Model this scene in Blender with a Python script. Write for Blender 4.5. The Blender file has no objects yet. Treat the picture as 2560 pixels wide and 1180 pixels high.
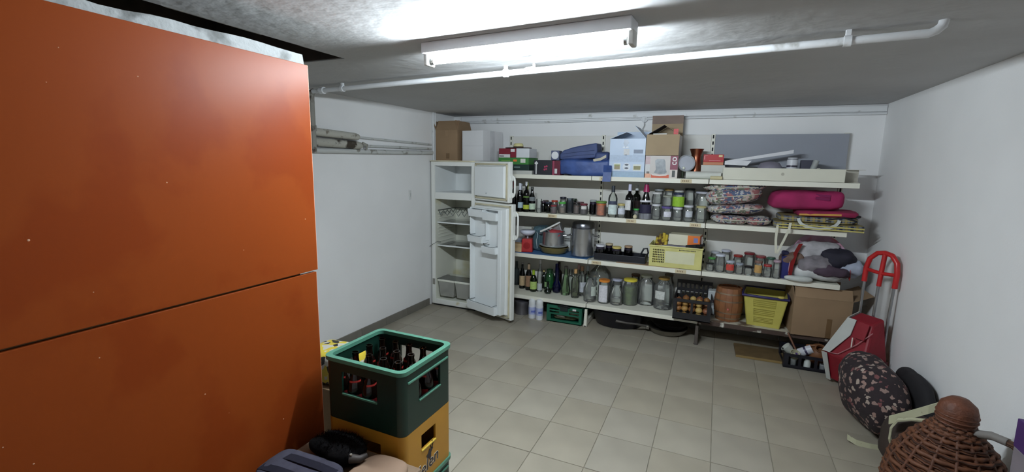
import bpy, math, random
from mathutils import Vector, Matrix, noise
PI = math.pi
S = bpy.context.scene
COL = S.collection
RND = random.Random(7)

# ------------------------------------------------------------------ camera, world, exposure
CAM = Vector((0.0, 0.0, 1.55)); FPX = 1148.02; YAW, PITCH, ROLL = 0.4178, 0.1561, 0.0171
_f = Vector((-math.sin(YAW)*math.cos(PITCH), math.cos(YAW)*math.cos(PITCH), -math.sin(PITCH)))
_r = Vector((math.cos(YAW), math.sin(YAW), 0)); _u = _r.cross(_f)
RIGHT = math.cos(ROLL)*_r + math.sin(ROLL)*_u
UP = -math.sin(ROLL)*_r + math.cos(ROLL)*_u
FWD = _f
cd = bpy.data.cameras.new('camera'); cam = bpy.data.objects.new('camera', cd); COL.objects.link(cam)
cd.sensor_fit = 'HORIZONTAL'; cd.sensor_width = 36.0; cd.lens = 36.0*FPX/2560.0; cd.clip_start = 0.02
cam.matrix_world = Matrix(((RIGHT.x, UP.x, -FWD.x, CAM.x), (RIGHT.y, UP.y, -FWD.y, CAM.y), (RIGHT.z, UP.z, -FWD.z, CAM.z), (0, 0, 0, 1)))
S.camera = cam
w = bpy.data.worlds.new('world'); S.world = w; w.use_nodes = True
w.node_tree.nodes['Background'].inputs[0].default_value = (0.6, 0.7, 0.85, 1)
w.node_tree.nodes['Background'].inputs[1].default_value = 0.03
S.view_settings.view_transform = 'Standard'; S.view_settings.look = 'None'
S.view_settings.gamma = 1.0; S.view_settings.use_curve_mapping = False
S.view_settings.exposure = 0.0
TUBE_STRENGTH = 530.0; TUBE_COLOR = (0.83, 0.93, 1.0)
S.cycles.use_denoising = True
S.cycles.transparent_max_bounces = 28; S.cycles.max_bounces = 7; S.cycles.diffuse_bounces = 4; S.cycles.glossy_bounces = 3; S.cycles.use_adaptive_sampling = True; S.cycles.adaptive_threshold = 0.05
S.cycles.caustics_reflective = False; S.cycles.caustics_refractive = False

# ------------------------------------------------------------------ helpers: points in the room
def ray(x, y):
    return FWD + RIGHT*((x-1280.0)/FPX) + UP*((590.0-y)/FPX)
def onZ(x, y, z):
    d = ray(x, y); return CAM + d*((z-CAM.z)/d.z)
def onY(x, y, Y):
    d = ray(x, y); return CAM + d*((Y-CAM.y)/d.y)
def onX(x, y, X):
    d = ray(x, y); return CAM + d*((X-CAM.x)/d.x)
def mpp(p):
    return (Vector(p)-CAM).dot(FWD)/FPX

# ------------------------------------------------------------------ helpers: materials
def lin(c):
    def g(v):
        v = v/255.0
        return v/12.92 if v <= 0.04045 else ((v+0.055)/1.055)**2.4
    return (g(c[0]), g(c[1]), g(c[2]), 1.0)
_mc = {}
def nt(m):
    m.use_nodes = True
    return m.node_tree.nodes, m.node_tree.links
def pm(col, rough=0.5, metal=0.0, var=0.10, scale=9.0, bump=0.0, bscale=60.0, coat=0.0, spec=0.5):
    key = (tuple(col), rough, metal, var, scale, bump, bscale, coat, spec)
    if key in _mc: return _mc[key]
    m = bpy.data.materials.new('mat_%d_%d_%d' % tuple(col)); N, L = nt(m)
    b = N['Principled BSDF']
    b.inputs['Roughness'].default_value = rough; b.inputs['Metallic'].default_value = metal
    b.inputs['Specular IOR Level'].default_value = spec
    if coat: b.inputs['Coat Weight'].default_value = coat; b.inputs['Coat Roughness'].default_value = 0.12
    tc = N.new('ShaderNodeTexCoord')
    nz = N.new('ShaderNodeTexNoise'); nz.inputs['Scale'].default_value = scale; nz.inputs['Detail'].default_value = 2
    L.new(tc.outputs['Object'], nz.inputs['Vector'])
    rp = N.new('ShaderNodeValToRGB'); c = lin(col)
    rp.color_ramp.elements[0].position = 0.3; rp.color_ramp.elements[1].position = 0.7
    rp.color_ramp.elements[0].color = tuple(max(0, v*(1-var)) for v in c[:3])+(1,)
    rp.color_ramp.elements[1].color = tuple(min(1, v*(1+var)) for v in c[:3])+(1,)
    L.new(nz.outputs['Fac'], rp.inputs['Fac']); L.new(rp.outputs['Color'], b.inputs['Base Color'])
    if bump:
        n2 = N.new('ShaderNodeTexNoise'); n2.inputs['Scale'].default_value = bscale; n2.inputs['Detail'].default_value = 3
        bp = N.new('ShaderNodeBump'); bp.inputs['Strength'].default_value = bump; bp.inputs['Distance'].default_value = 0.01
        L.new(tc.outputs['Object'], n2.inputs['Vector']); L.new(n2.outputs['Fac'], bp.inputs['Height']); L.new(bp.outputs['Normal'], b.inputs['Normal'])
    _mc[key] = m
    return m
def gm(tint, haze=0.06, name='glass'):
    key = ('g', tuple(tint), haze)
    if key in _mc: return _mc[key]
    m = bpy.data.materials.new(name); N, L = nt(m)
    N.remove(N['Principled BSDF']); out = N['Material Output']
    tr = N.new('ShaderNodeBsdfTransparent'); tr.inputs[0].default_value = tuple(tint)+(1,)
    df = N.new('ShaderNodeBsdfDiffuse'); df.inputs[0].default_value = tuple(min(1, t*0.9+0.02) for t in tint)+(1,)
    gl = N.new('ShaderNodeBsdfGlossy'); gl.inputs['Roughness'].default_value = 0.05; gl.inputs[0].default_value = (1, 1, 1, 1)
    mx = N.new('ShaderNodeMixShader'); mx.inputs[0].default_value = haze
    L.new(tr.outputs[0], mx.inputs[1]); L.new(df.outputs[0], mx.inputs[2])
    fr = N.new('ShaderNodeFresnel'); fr.inputs[0].default_value = 1.5
    m2 = N.new('ShaderNodeMixShader'); L.new(fr.outputs[0], m2.inputs[0])
    L.new(mx.outputs[0], m2.inputs[1]); L.new(gl.outputs[0], m2.inputs[2]); L.new(m2.outputs[0], out.inputs[0])
    _mc[key] = m
    return m
def vor(cols, scale, rough=0.85, name='pattern', stretch=(1, 1, 1), pos=None, warp=0.0):
    """cloth print: patches of the listed colours (voronoi cells)"""
    m = bpy.data.materials.new(name); N, L = nt(m); b = N['Principled BSDF']; b.inputs['Roughness'].default_value = rough
    tc = N.new('ShaderNodeTexCoord'); mp = N.new('ShaderNodeMapping'); mp.inputs['Scale'].default_value = stretch
    L.new(tc.outputs['Object'], mp.inputs[0]); vec = mp.outputs[0]
    if warp:
        nz = N.new('ShaderNodeTexNoise'); nz.inputs['Scale'].default_value = scale*0.7
        L.new(vec, nz.inputs['Vector']); mv = N.new('ShaderNodeMix'); mv.data_type = 'VECTOR'; mv.inputs['Factor'].default_value = warp
        L.new(vec, mv.inputs[4]); L.new(nz.outputs['Color'], mv.inputs[5]); vec = mv.outputs[1]
    v = N.new('ShaderNodeTexVoronoi'); v.inputs['Scale'].default_value = scale; L.new(vec, v.inputs['Vector'])
    rp = N.new('ShaderNodeValToRGB'); rp.color_ramp.interpolation = 'CONSTANT'
    n = len(cols)
    while len(rp.color_ramp.elements) < n: rp.color_ramp.elements.new(0.5)
    for i, c in enumerate(cols):
        rp.color_ramp.elements[i].position = (i/n if pos is None else pos[i]); rp.color_ramp.elements[i].color = lin(c)
    sp = N.new('ShaderNodeSeparateColor'); L.new(v.outputs['Color'], sp.inputs[0]); L.new(sp.outputs[0], rp.inputs[0])
    L.new(rp.outputs[0], b.inputs['Base Color'])
    return m
def dots(base, cols, scale, thr, name='dotted', rough=0.9):
    m = bpy.data.materials.new(name); N, L = nt(m); b = N['Principled BSDF']; b.inputs['Roughness'].default_value = rough
    tc = N.new('ShaderNodeTexCoord'); v = N.new('ShaderNodeTexVoronoi'); v.inputs['Scale'].default_value = scale
    nz = N.new('ShaderNodeTexNoise'); nz.inputs['Scale'].default_value = 45.0; L.new(tc.outputs['Object'], nz.inputs['Vector'])
    mv = N.new('ShaderNodeMix'); mv.data_type = 'VECTOR'; mv.inputs['Factor'].default_value = 0.035
    L.new(tc.outputs['Object'], mv.inputs[4]); L.new(nz.outputs['Color'], mv.inputs[5]); L.new(mv.outputs[1], v.inputs['Vector'])
    lt = N.new('ShaderNodeMath'); lt.operation = 'LESS_THAN'; lt.inputs[1].default_value = thr; L.new(v.outputs['Distance'], lt.inputs[0])
    rp = N.new('ShaderNodeValToRGB'); rp.color_ramp.interpolation = 'CONSTANT'
    while len(rp.color_ramp.elements) < len(cols): rp.color_ramp.elements.new(0.5)
    for i, c in enumerate(cols):
        rp.color_ramp.elements[i].position = i/len(cols); rp.color_ramp.elements[i].color = lin(c)
    sp = N.new('ShaderNodeSeparateColor'); L.new(v.outputs['Color'], sp.inputs[0]); L.new(sp.outputs[0], rp.inputs[0])
    mx = N.new('ShaderNodeMix'); mx.data_type = 'RGBA'; mx.inputs[6].default_value = lin(base)
    L.new(lt.outputs[0], mx.inputs[0]); L.new(rp.outputs[0], mx.inputs[7]); L.new(mx.outputs[2], b.inputs['Base Color'])
    return m
def plaid(base, c1, c2, scale, name='plaid', rough=0.8):
    m = bpy.data.materials.new(name); N, L = nt(m); b = N['Principled BSDF']; b.inputs['Roughness'].default_value = rough
    tc = N.new('ShaderNodeTexCoord'); cur = None
    for i, (ax, sc, th, c) in enumerate((('X', scale, 0.62, c1), ('Y', scale, 0.62, c1), ('X', scale*0.5, 0.86, c2), ('Z', scale*1.7, 0.6, c2))):
        wv = N.new('ShaderNodeTexWave'); wv.bands_direction = ax; wv.inputs['Scale'].default_value = sc; wv.inputs['Distortion'].default_value = 0.8
        L.new(tc.outputs['Object'], wv.inputs['Vector'])
        gt = N.new('ShaderNodeMath'); gt.operation = 'GREATER_THAN'; gt.inputs[1].default_value = th; L.new(wv.outputs['Fac'], gt.inputs[0])
        ml = N.new('ShaderNodeMath'); ml.operation = 'MULTIPLY'; ml.inputs[1].default_value = 0.75; L.new(gt.outputs[0], ml.inputs[0])
        mx = N.new('ShaderNodeMix'); mx.data_type = 'RGBA'; L.new(ml.outputs[0], mx.inputs[0])
        if cur is None: mx.inputs[6].default_value = lin(base)
        else: L.new(cur, mx.inputs[6])
        mx.inputs[7].default_value = lin(c); cur = mx.outputs[2]
    L.new(cur, b.inputs['Base Color'])
    return m
def wave_mat(c1, c2, scale, axis='X', rough=0.7, dist=1.0, bump=0.0, name='stripes', soft=False):
    m = bpy.data.materials.new(name); N, L = nt(m); b = N['Principled BSDF']; b.inputs['Roughness'].default_value = rough
    tc = N.new('ShaderNodeTexCoord'); wv = N.new('ShaderNodeTexWave'); wv.bands_direction = axis
    wv.inputs['Scale'].default_value = scale; wv.inputs['Distortion'].default_value = dist; wv.inputs['Detail'].default_value = 3
    L.new(tc.outputs['Object'], wv.inputs['Vector'])
    rp = N.new('ShaderNodeValToRGB'); rp.color_ramp.elements[0].color = lin(c1); rp.color_ramp.elements[1].color = lin(c2)
    if not soft: rp.color_ramp.elements[0].position = 0.42; rp.color_ramp.elements[1].position = 0.58
    L.new(wv.outputs['Fac'], rp.inputs[0]); L.new(rp.outputs[0], b.inputs['Base Color'])
    if bump:
        bp = N.new('ShaderNodeBump'); bp.inputs['Strength'].default_value = bump; bp.inputs['Distance'].default_value = 0.01
        L.new(wv.outputs['Fac'], bp.inputs['Height']); L.new(bp.outputs['Normal'], b.inputs['Normal'])
    return m
def wear(col, col2, thr, scale, rough=0.5, bump=0.0, bscale=40, metal=0.0, name='worn', detail=4, spec=0.5):
    """base colour with patches of a second colour (stains, rust, chipped paint)"""
    m = bpy.data.materials.new(name); N, L = nt(m); b = N['Principled BSDF']; b.inputs['Roughness'].default_value = rough
    b.inputs['Metallic'].default_value = metal; b.inputs['Specular IOR Level'].default_value = spec
    tc = N.new('ShaderNodeTexCoord'); nz = N.new('ShaderNodeTexNoise'); nz.inputs['Scale'].default_value = scale; nz.inputs['Detail'].default_value = detail
    L.new(tc.outputs['Object'], nz.inputs['Vector'])
    rp = N.new('ShaderNodeValToRGB'); rp.color_ramp.elements[0].color = lin(col); rp.color_ramp.elements[1].color = lin(col2)
    rp.color_ramp.elements[0].position = thr-0.03; rp.color_ramp.elements[1].position = thr+0.05
    L.new(nz.outputs['Fac'], rp.inputs[0]); L.new(rp.outputs[0], b.inputs['Base Color'])
    if bump:
        n2 = N.new('ShaderNodeTexNoise'); n2.inputs['Scale'].default_value = bscale; n2.inputs['Detail'].default_value = 3
        bp = N.new('ShaderNodeBump'); bp.inputs['Strength'].default_value = bump; bp.inputs['Distance'].default_value = 0.01
        L.new(tc.outputs['Object'], n2.inputs['Vector']); L.new(n2.outputs['Fac'], bp.inputs['Height']); L.new(bp.outputs['Normal'], b.inputs['Normal'])
    return m

# ------------------------------------------------------------------ helpers: meshes
class MB:
    def __init__(s): s.v = []; s.f = []
    def add(s, vs, fs):
        o = len(s.v); s.v += [tuple(p) for p in vs]; s.f += [tuple(i+o for i in f) for f in fs]; return s
    def box(s, x0, y0, z0, x1, y1, z1):
        x0, x1 = min(x0, x1), max(x0, x1); y0, y1 = min(y0, y1), max(y0, y1); z0, z1 = min(z0, z1), max(z0, z1)
        return s.add([(x0,y0,z0),(x1,y0,z0),(x1,y1,z0),(x0,y1,z0),(x0,y0,z1),(x1,y0,z1),(x1,y1,z1),(x0,y1,z1)],
                     [(0,3,2,1),(4,5,6,7),(0,1,5,4),(1,2,6,5),(2,3,7,6),(3,0,4,7)])
    def frustum(s, b, t, z0, z1):
        """b,t = (x0,y0,x1,y1) at z0 and z1"""
        return s.add([(b[0],b[1],z0),(b[2],b[1],z0),(b[2],b[3],z0),(b[0],b[3],z0),(t[0],t[1],z1),(t[2],t[1],z1),(t[2],t[3],z1),(t[0],t[3],z1)],
                     [(0,3,2,1),(4,5,6,7),(0,1,5,4),(1,2,6,5),(2,3,7,6),(3,0,4,7)])
    def slab(s, pts, n, t):
        """planar polygon pts extruded by t along n"""
        n = Vector(n).normalized()*t; k = len(pts); A = [Vector(p) for p in pts]; B = [p+n for p in A]
        fs = [tuple(range(k))[::-1], tuple(range(k, 2*k))] + [(i, (i+1) % k, k+(i+1) % k, k+i) for i in range(k)]
        return s.add(A+B, fs)
    def lathe(s, prof, n=20, c=(0, 0, 0), sx=1.0, sy=1.0):
        vs, fs = [], []
        for r, z in prof:
            for i in range(n):
                a = 2*PI*i/n; vs.append((c[0]+r*sx*math.cos(a), c[1]+r*sy*math.sin(a), c[2]+z))
        for j in range(len(prof)-1):
            for i in range(n):
                k = (i+1) % n; fs.append((j*n+i, j*n+k, (j+1)*n+k, (j+1)*n+i))
        if prof[0][0] > 1e-6: fs.append(tuple(range(n))[::-1])
        if prof[-1][0] > 1e-6: fs.append(tuple((len(prof)-1)*n+i for i in range(n)))
        return s.add(vs, fs)
    def shell(s, prof, n=20, c=(0, 0, 0), sx=1.0, sy=1.0):
        vs, fs = [], []
        for r, z in prof:
            for i in range(n):
                a = 2*PI*i/n; vs.append((c[0]+r*sx*math.cos(a), c[1]+r*sy*math.sin(a), c[2]+z))
        for j in range(len(prof)-1):
            for i in range(n):
                k = (i+1) % n; fs.append((j*n+i, j*n+k, (j+1)*n+k, (j+1)*n+i))
        return s.add(vs, fs)
    def tube(s, pts, r, n=8, caps=True, closed=False):
        P = [Vector(p) for p in pts]; m = len(P); R = r if isinstance(r, (list, tuple)) else [r]*m
        vs, fs = [], []; up = None
        for i in range(m):
            if closed: t = (P[(i+1) % m]-P[i-1])
            else: t = (P[min(i+1, m-1)]-P[max(i-1, 0)])
            t.normalize()
            if up is None:
                up = Vector((0, 0, 1)) if abs(t.z) < 0.9 else Vector((1, 0, 0))
            a = t.cross(up); a.normalize(); b = a.cross(t); b.normalize(); up = b
            for k in range(n):
                an = 2*PI*k/n; vs.append(P[i]+(a*math.cos(an)+b*math.sin(an))*R[i])
        for i in range(m if closed else m-1):
            j = (i+1) % m
            for k in range(n):
                l = (k+1) % n; fs.append((i*n+k, i*n+l, j*n+l, j*n+k))
        if caps and not closed:
            fs.append(tuple(range(n))[::-1]); fs.append(tuple((m-1)*n+k for k in range(n)))
        return s.add(vs, fs)
    def ribbon(s, pts, wdir, wd, t):
        """flat strap: centre line pts, width wd along wdir, thickness t"""
        P = [Vector(p) for p in pts]; W = Vector(wdir).normalized()*wd*0.5; vs, fs = [], []; m = len(P)
        for i in range(m):
            d = (P[min(i+1, m-1)]-P[max(i-1, 0)]).normalized(); nn = d.cross(W).normalized()*t*0.5
            vs += [P[i]-W-nn, P[i]+W-nn, P[i]+W+nn, P[i]-W+nn]
        for i in range(m-1):
            for k in range(4):
                l = (k+1) % 4; fs.append((i*4+k, i*4+l, i*4+4+l, i*4+4+k))
        fs += [(3, 2, 1, 0), tuple(4*(m-1)+k for k in range(4))]
        return s.add(vs, fs)
    def soft(s, w, d, h, p=3.0, amp=0.0, fr=4.0, seed=0, n=14, c=(0, 0, 0), top=1.0, flat=0.0):
        """stuffed, rounded body: superellipsoid of full size w,d,h standing on z=c.z, wrinkled by noise"""
        vs, fs = [], []; nu, nv = n*2, n
        e = 2.0/p
        def sg(v): return math.copysign(abs(v)**e, v)
        for j in range(nv+1):
            ph = -PI/2+PI*j/nv
            for i in range(nu):
                th = 2*PI*i/nu
                x = sg(math.cos(ph))*sg(math.cos(th)); y = sg(math.cos(ph))*sg(math.sin(th)); z = sg(math.sin(ph))
                k = 1.0+(top-1.0)*(z*0.5+0.5)
                q = Vector((x*w/2*k, y*d/2*k, z*h/2))
                if amp:
                    nn = noise.noise(Vector((q.x*fr+seed*3.1, q.y*fr-seed*1.7, q.z*fr+seed)))+0.5*noise.noise(Vector((q.x*fr*2.3+seed, q.y*fr*2.3, q.z*fr*2.3-seed)))
                    q += Vector((x, y, z))*amp*nn
                zz = max(q.z+h/2, 0.0)
                vs.append((c[0]+q.x, c[1]+q.y, c[2]+zz))
        for j in range(nv):
            for i in range(nu):
                k = (i+1) % nu; fs.append((j*nu+i, j*nu+k, (j+1)*nu+k, (j+1)*nu+i))
        return s.add(vs, fs)
    def rot(s, ang, axis='X', piv=(0, 0, 0)):
        Mx = Matrix.Rotation(ang, 3, axis); pv = Vector(piv)
        s.v = [tuple(Mx @ (Vector(p)-pv)+pv) for p in s.v]; return s
    def move(s, d):
        s.v = [(p[0]+d[0], p[1]+d[1], p[2]+d[2]) for p in s.v]; return s
    def mesh(s, name, mat, smooth=None):
        me = bpy.data.meshes.new(name); me.from_pydata(s.v, [], s.f); me.materials.append(mat); me.update()
        if smooth is not None:
            for p in me.polygons: p.use_smooth = True
            me.set_sharp_from_angle(angle=math.radians(smooth))
        return me
    def build(s, name, mat, parent=None, smooth=None, bevel=0.0):
        o = bpy.data.objects.new(name, s.mesh(name, mat, smooth)); COL.objects.link(o)
        if parent is not None: o.parent = parent
        if bevel:
            b = o.modifiers.new('bevel', 'BEVEL'); b.width = bevel; b.segments = 2; b.limit_method = 'ANGLE'
        return o
def hole_grid(m, x0, x1, z0, z1, holes, y0, y1):
    """wall x0..x1 by z0..z1 between y0 and y1 with rectangular holes (metres), no coincident faces on show"""
    xs = sorted({x0, x1, *[a for h in holes for a in h[:2]]}); zs = sorted({z0, z1, *[a for h in holes for a in h[2:]]})
    for j in range(len(zs)-1):
        run = None
        for i in range(len(xs)):
            solid_ = i < len(xs)-1 and not any(h[0] < (xs[i]+xs[i+1])/2 < h[1] and h[2] < (zs[j]+zs[j+1])/2 < h[3] for h in holes)
            if solid_ and run is None: run = xs[i]
            if not solid_ and run is not None: m.box(run, y0, zs[j], xs[i], y1, zs[j+1]); run = None
    return m
def tag(o, label=None, cat=None, group=None, kind=None):
    if label: o['label'] = label
    if cat: o['category'] = cat
    if group: o['group'] = group
    if kind: o['kind'] = kind
    return o
def thing(name, label, cat, loc=(0, 0, 0), rz=0.0, group=None):
    o = bpy.data.objects.new(name, None); COL.objects.link(o); o.location = loc; o.rotation_euler = (0, 0, rz)
    o.empty_display_size = 0.05
    return tag(o, label, cat, group)
def struct(o):
    o['kind'] = 'structure'; return o
_tx = {}
def text(body, name, mat, parent, size, loc, xdir, ydir, ext=0.0006, shear=0.0, bold=0.0):
    cu = bpy.data.curves.new('txt', 'FONT'); cu.body = body; cu.size = size; cu.extrude = ext; cu.shear = shear; cu.offset = bold
    cu.align_x = 'CENTER'; cu.align_y = 'CENTER'; cu.resolution_u = 3
    to = bpy.data.objects.new('txt', cu); COL.objects.link(to)
    me = bpy.data.meshes.new_from_object(to); bpy.data.objects.remove(to); bpy.data.curves.remove(cu)
    me.name = name; me.materials.clear(); me.materials.append(mat)
    o = bpy.data.objects.new(name, me); COL.objects.link(o); o.parent = parent
    X = Vector(xdir).normalized(); Y = Vector(ydir).normalized(); Z = X.cross(Y)
    o.matrix_local = Matrix(((X.x, Y.x, Z.x, loc[0]), (X.y, Y.y, Z.y, loc[1]), (X.z, Y.z, Z.z, loc[2]), (0, 0, 0, 1)))
    return o
def kid(o, parent):
    o.parent = parent; return o
def clone(root, parent=None):
    c = root.copy(); COL.objects.link(c); c.parent = parent
    for ch in list(root.children): clone(ch, c)
    return c
# ------------------------------------------------------------------ the room
XL, XR, YB, ZC = -2.805, 1.178, 4.646, 2.068
YN = -1.25
M_wall = pm((236, 236, 236), 0.9, var=0.03, scale=2.0, bump=0.06, bscale=90)
M_ceil = pm((182, 182, 182), 0.92, var=0.05, scale=2.5, bump=0.35, bscale=14)
M_grout = pm((140, 133, 119), 0.95, var=0.15)
struct(MB().box(XL-0.1, YN-0.1, -0.12, XR+0.1, YB+0.1, -0.004).build('floor', M_grout))
FLOOR = bpy.data.objects['floor']
tile_mats = [pm(c, 0.42, var=0.10, scale=3.2, bump=0.03, bscale=25) for c in ((158, 150, 134), (155, 147, 131), (160, 153, 138), (157, 150, 136))]
TW, TH = 0.300, 0.333
tile_meshes = {}
def tile_mesh(wx, wy, k):
    key = (round(wx, 3), round(wy, 3), k)
    if key not in tile_meshes:
        g = 0.0016; b = 0.0012
        m = MB(); m.frustum((-wx/2+g, -wy/2+g, wx/2-g, wy/2-g), (-wx/2+g+b, -wy/2+g+b, wx/2-g-b, wy/2-g-b), -0.006, 0.0)
        tile_meshes[key] = m.mesh('floor_tile', tile_mats[k])
    return tile_meshes[key]
ix0 = math.floor((XL-0.08)/TW); 
x = 0.08+TW*math.floor((XL-0.08)/TW)
while x < XR-0.01:
    y = 2.14+TH*math.floor((YN-2.14)/TH)
    while y < YB-0.01:
        a0, a1, b0, b1 = max(x, XL), min(x+TW, XR), max(y, YN), min(y+TH, YB)
        if a1-a0 > 0.02 and b1-b0 > 0.02:
            o = bpy.data.objects.new('floor_tile', tile_mesh(a1-a0, b1-b0, RND.randrange(4))); COL.objects.link(o); o.parent = FLOOR
            o.location = ((a0+a1)/2, (b0+b1)/2, RND.uniform(-0.0004, 0.0004))
        y += TH
    x += TW
struct(MB().box(XL-0.1, YN-0.1, -0.12, XL, YB+0.1, 2.75).build('wall_left', M_wall))
struct(MB().box(XR, YN-0.1, -0.12, XR+0.1, YB+0.1, 2.75).build('wall_right', M_wall))
struct(MB().box(XL, YB, -0.12, XR, YB+0.1, 2.75).build('wall_back', M_wall))
struct(MB().box(XL, YN-0.1, -0.12, XR, YN, 2.75).build('wall_front', M_wall))
# ceiling with the open dark shaft behind the orange partition
RX, RY = -1.80, 1.90
c = MB(); c.box(RX, YN, ZC, XR, YB, ZC+0.12); c.box(XL, RY, ZC, RX, YB, ZC+0.12)
struct(c.build('ceiling', M_ceil))
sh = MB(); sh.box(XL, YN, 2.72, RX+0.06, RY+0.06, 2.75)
M_sh = pm((58, 48, 42), 0.95, var=0.3)  # dark lining added: the darkness of the shaft is put into its colour
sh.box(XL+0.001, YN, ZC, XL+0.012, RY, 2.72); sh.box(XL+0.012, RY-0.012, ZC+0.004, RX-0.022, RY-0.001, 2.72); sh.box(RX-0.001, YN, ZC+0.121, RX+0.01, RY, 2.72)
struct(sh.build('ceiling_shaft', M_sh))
# broken plaster along the shaft edge
ed = MB()
yy = YN
while yy < RY-0.03:
    L_ = RND.uniform(0.12, 0.4); y2 = min(yy+L_, RY); d_ = RND.uniform(0.004, 0.018)
    ed.slab([(RX-d_, yy, ZC+0.002), (RX+0.02, yy, ZC+0.002), (RX+0.02, y2, ZC+0.002), (RX-RND.uniform(0.002, 0.016), y2, ZC+0.002)], (0, 0, 1), 0.025); yy = y2
kid(ed.build('plaster_edge', pm((150, 146, 138), 0.95, var=0.25, bump=0.3)), bpy.data.objects['ceiling'])
# plaster blobs on the ceiling near the pipe
tag(MB().soft(0.10, 0.02, 0.012, c=(0, 0, 0)).move((-0.92, 2.13, ZC-0.008)).build('plaster_patch', M_ceil, bpy.data.objects['ceiling'], smooth=60))

# baseboards of cut tiles
M_base = pm((118, 114, 106), 0.5, var=0.12, scale=4)
def baseboard(name, x0, x1, y0, y1, along):
    r = bpy.data.objects.new(name, None); COL.objects.link(r); struct(r)
    a, b = (y0, y1) if along == 'y' else (x0, x1); t = a+0.07; prev = a
    meshes = {}
    while prev < b-0.01:
        nx = min(t, b); wd = nx-prev-0.004
        key = round(wd, 3)
        if key not in meshes:
            m = MB()
            if along == 'y': m.box(0, 0, 0, abs(x1-x0), wd, 0.075)
            else: m.box(0, 0, 0, wd, abs(y1-y0), 0.075)
            meshes[key] = m.mesh('skirting_tile', M_base)
        o = bpy.data.objects.new('skirting_tile', meshes[key]); COL.objects.link(o); o.parent = r
        o.location = (x0, prev, 0) if along == 'y' else (prev, y0, 0)
        prev = nx; t = nx+0.333
baseboard('baseboard_left', XL, XL+0.011, RY-0.6, 4.10, 'y')
baseboard('baseboard_right', XR-0.011, XR, YN, YB-0.02, 'y')
baseboard('baseboard_back', XL+0.02, XR-0.02, YB-0.011, YB, 'x')

# ------------------------------------------------------------------ fluorescent lamp
LX0, LX1, LY = -1.235, -0.315, 1.79
M_lampwhite = pm((232, 234, 238), 0.4, var=0.03)
lamp = thing('fluorescent_lamp', 'lit white fluorescent tube lamp on a metal batten under the ceiling', 'lamp', ((LX0+LX1)/2, LY, ZC), math.radians(-3.6))
HL = (LX1-LX0)/2
MB().box(-HL, -0.052, -0.045, HL, 0.052, 0.0).build('batten', M_lampwhite, lamp, bevel=0.004)
for sgn in (-1, 1):
    e = MB(); x0 = sgn*HL; e.box(x0-sgn*0.016, -0.030, -0.092, x0+sgn*.004, 0.030, -0.040); e.build('lamp_holder', pm((205, 205, 200), 0.5), lamp, bevel=0.004)
    MB().lathe([(0.0145, 0), (0.0145, 0.012)], 16).rot(PI/2, 'Y').move((sgn*(HL-0.030)-0.006, 0, -0.072)).build('metal_cap', pm((170, 170, 168), 0.3, 1.0), lamp, smooth=40)
mt = bpy.data.materials.new('tube_light'); N, L = nt(mt); N.remove(N['Principled BSDF'])
em = N.new('ShaderNodeEmission'); em.inputs[0].default_value = TUBE_COLOR+(1,); em.inputs[1].default_value = TUBE_STRENGTH
L.new(em.outputs[0], N['Material Output'].inputs[0])
MB().tube([(-HL+0.03, 0, -0.072), (HL-0.03, 0, -0.072)], 0.0135, 12).build('tube', mt, lamp, smooth=40)
for sx in (-0.25, 0.28): MB().lathe([(0.006, -0.0485), (0.006, -0.047)], 10, c=(sx, 0.0, 0)).build('screw', pm((150, 150, 150), 0.3, 1.0), lamp)

# ------------------------------------------------------------------ pipes and conduits
M_pipew = wear((222, 224, 226), (176, 176, 172), 0.66, 9, 0.55, bump=0.1, name='painted_pipe')
M_pipedirty = wear((150, 148, 140), (62, 46, 36), 0.55, 9, 0.7, bump=0.3, name='stained_pipe')
pz = ZC-0.036
pa = Vector((-2.68, 2.50, pz)); pb = Vector((0.635, 2.155, pz-0.004))
pipe = thing('ceiling_pipe', 'long white painted pipe crossing under the ceiling beyond the lamp', 'pipe', (0, 0, 0))
d = (pb-pa).normalized()
path = [pa+(pb-pa)*t for t in (0, .15, .3, .45, .6, .75, .9, 1)]
path += [pb+d*0.02+Vector((0, 0, .008)), pb+d*0.034+Vector((0, 0, .022)), pb+d*0.038+Vector((0, 0, .045))]
MB().tube(path, 0.0155, 12).build('pipe_run', M_pipew, pipe, smooth=50)
def clamp(t, name='pipe_clamp'):
    q = pa+(pb-pa)*t; m = MB(); m.tube([q-d*0.012, q+d*0.012], 0.021, 12); m.box(q.x-0.008, q.y-0.008, q.z, q.x+0.008, q.y+0.008, ZC); m.build(name, M_pipew, pipe, smooth=50)
for t in (0.48, 0.93, 0.095): clamp(t)
q = pa+(pb-pa)*0.515
MB().tube([q+Vector((0, -.01, 0)), q+Vector((0.01, -.035, .0)), q+Vector((0.03, -.045, .004)), q+Vector((0.06, -.02, .012)), q+Vector((.05, -.0, .03))], 0.008, 8).build('hook', M_pipew, pipe, smooth=60)
MB().tube([pa+d*0.09, pa+d*0.13], 0.024, 12).build('joint_collar', M_pipew, pipe, smooth=50)
vp = thing('rusty_riser_pipe', 'stained rusty vertical pipe in the corner behind the orange partition', 'pipe', (0, 0, 0))
MB().tube([pa+Vector((0.012, 0, 0)), pa+Vector((-.012, 0.006, -.004)), pa+Vector((-.02, .008, -.03)), (-2.70, 2.508, 1.9), (-2.70, 2.51, 1.60)], 0.021, 10).build('riser', M_pipedirty, vp, smooth=50)
MB().tube([(-2.70, 2.509, 1.80), (-2.70, 2.509, 1.76)], 0.026, 10).build('joint_collar', M_pipedirty, vp, smooth=50)
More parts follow.
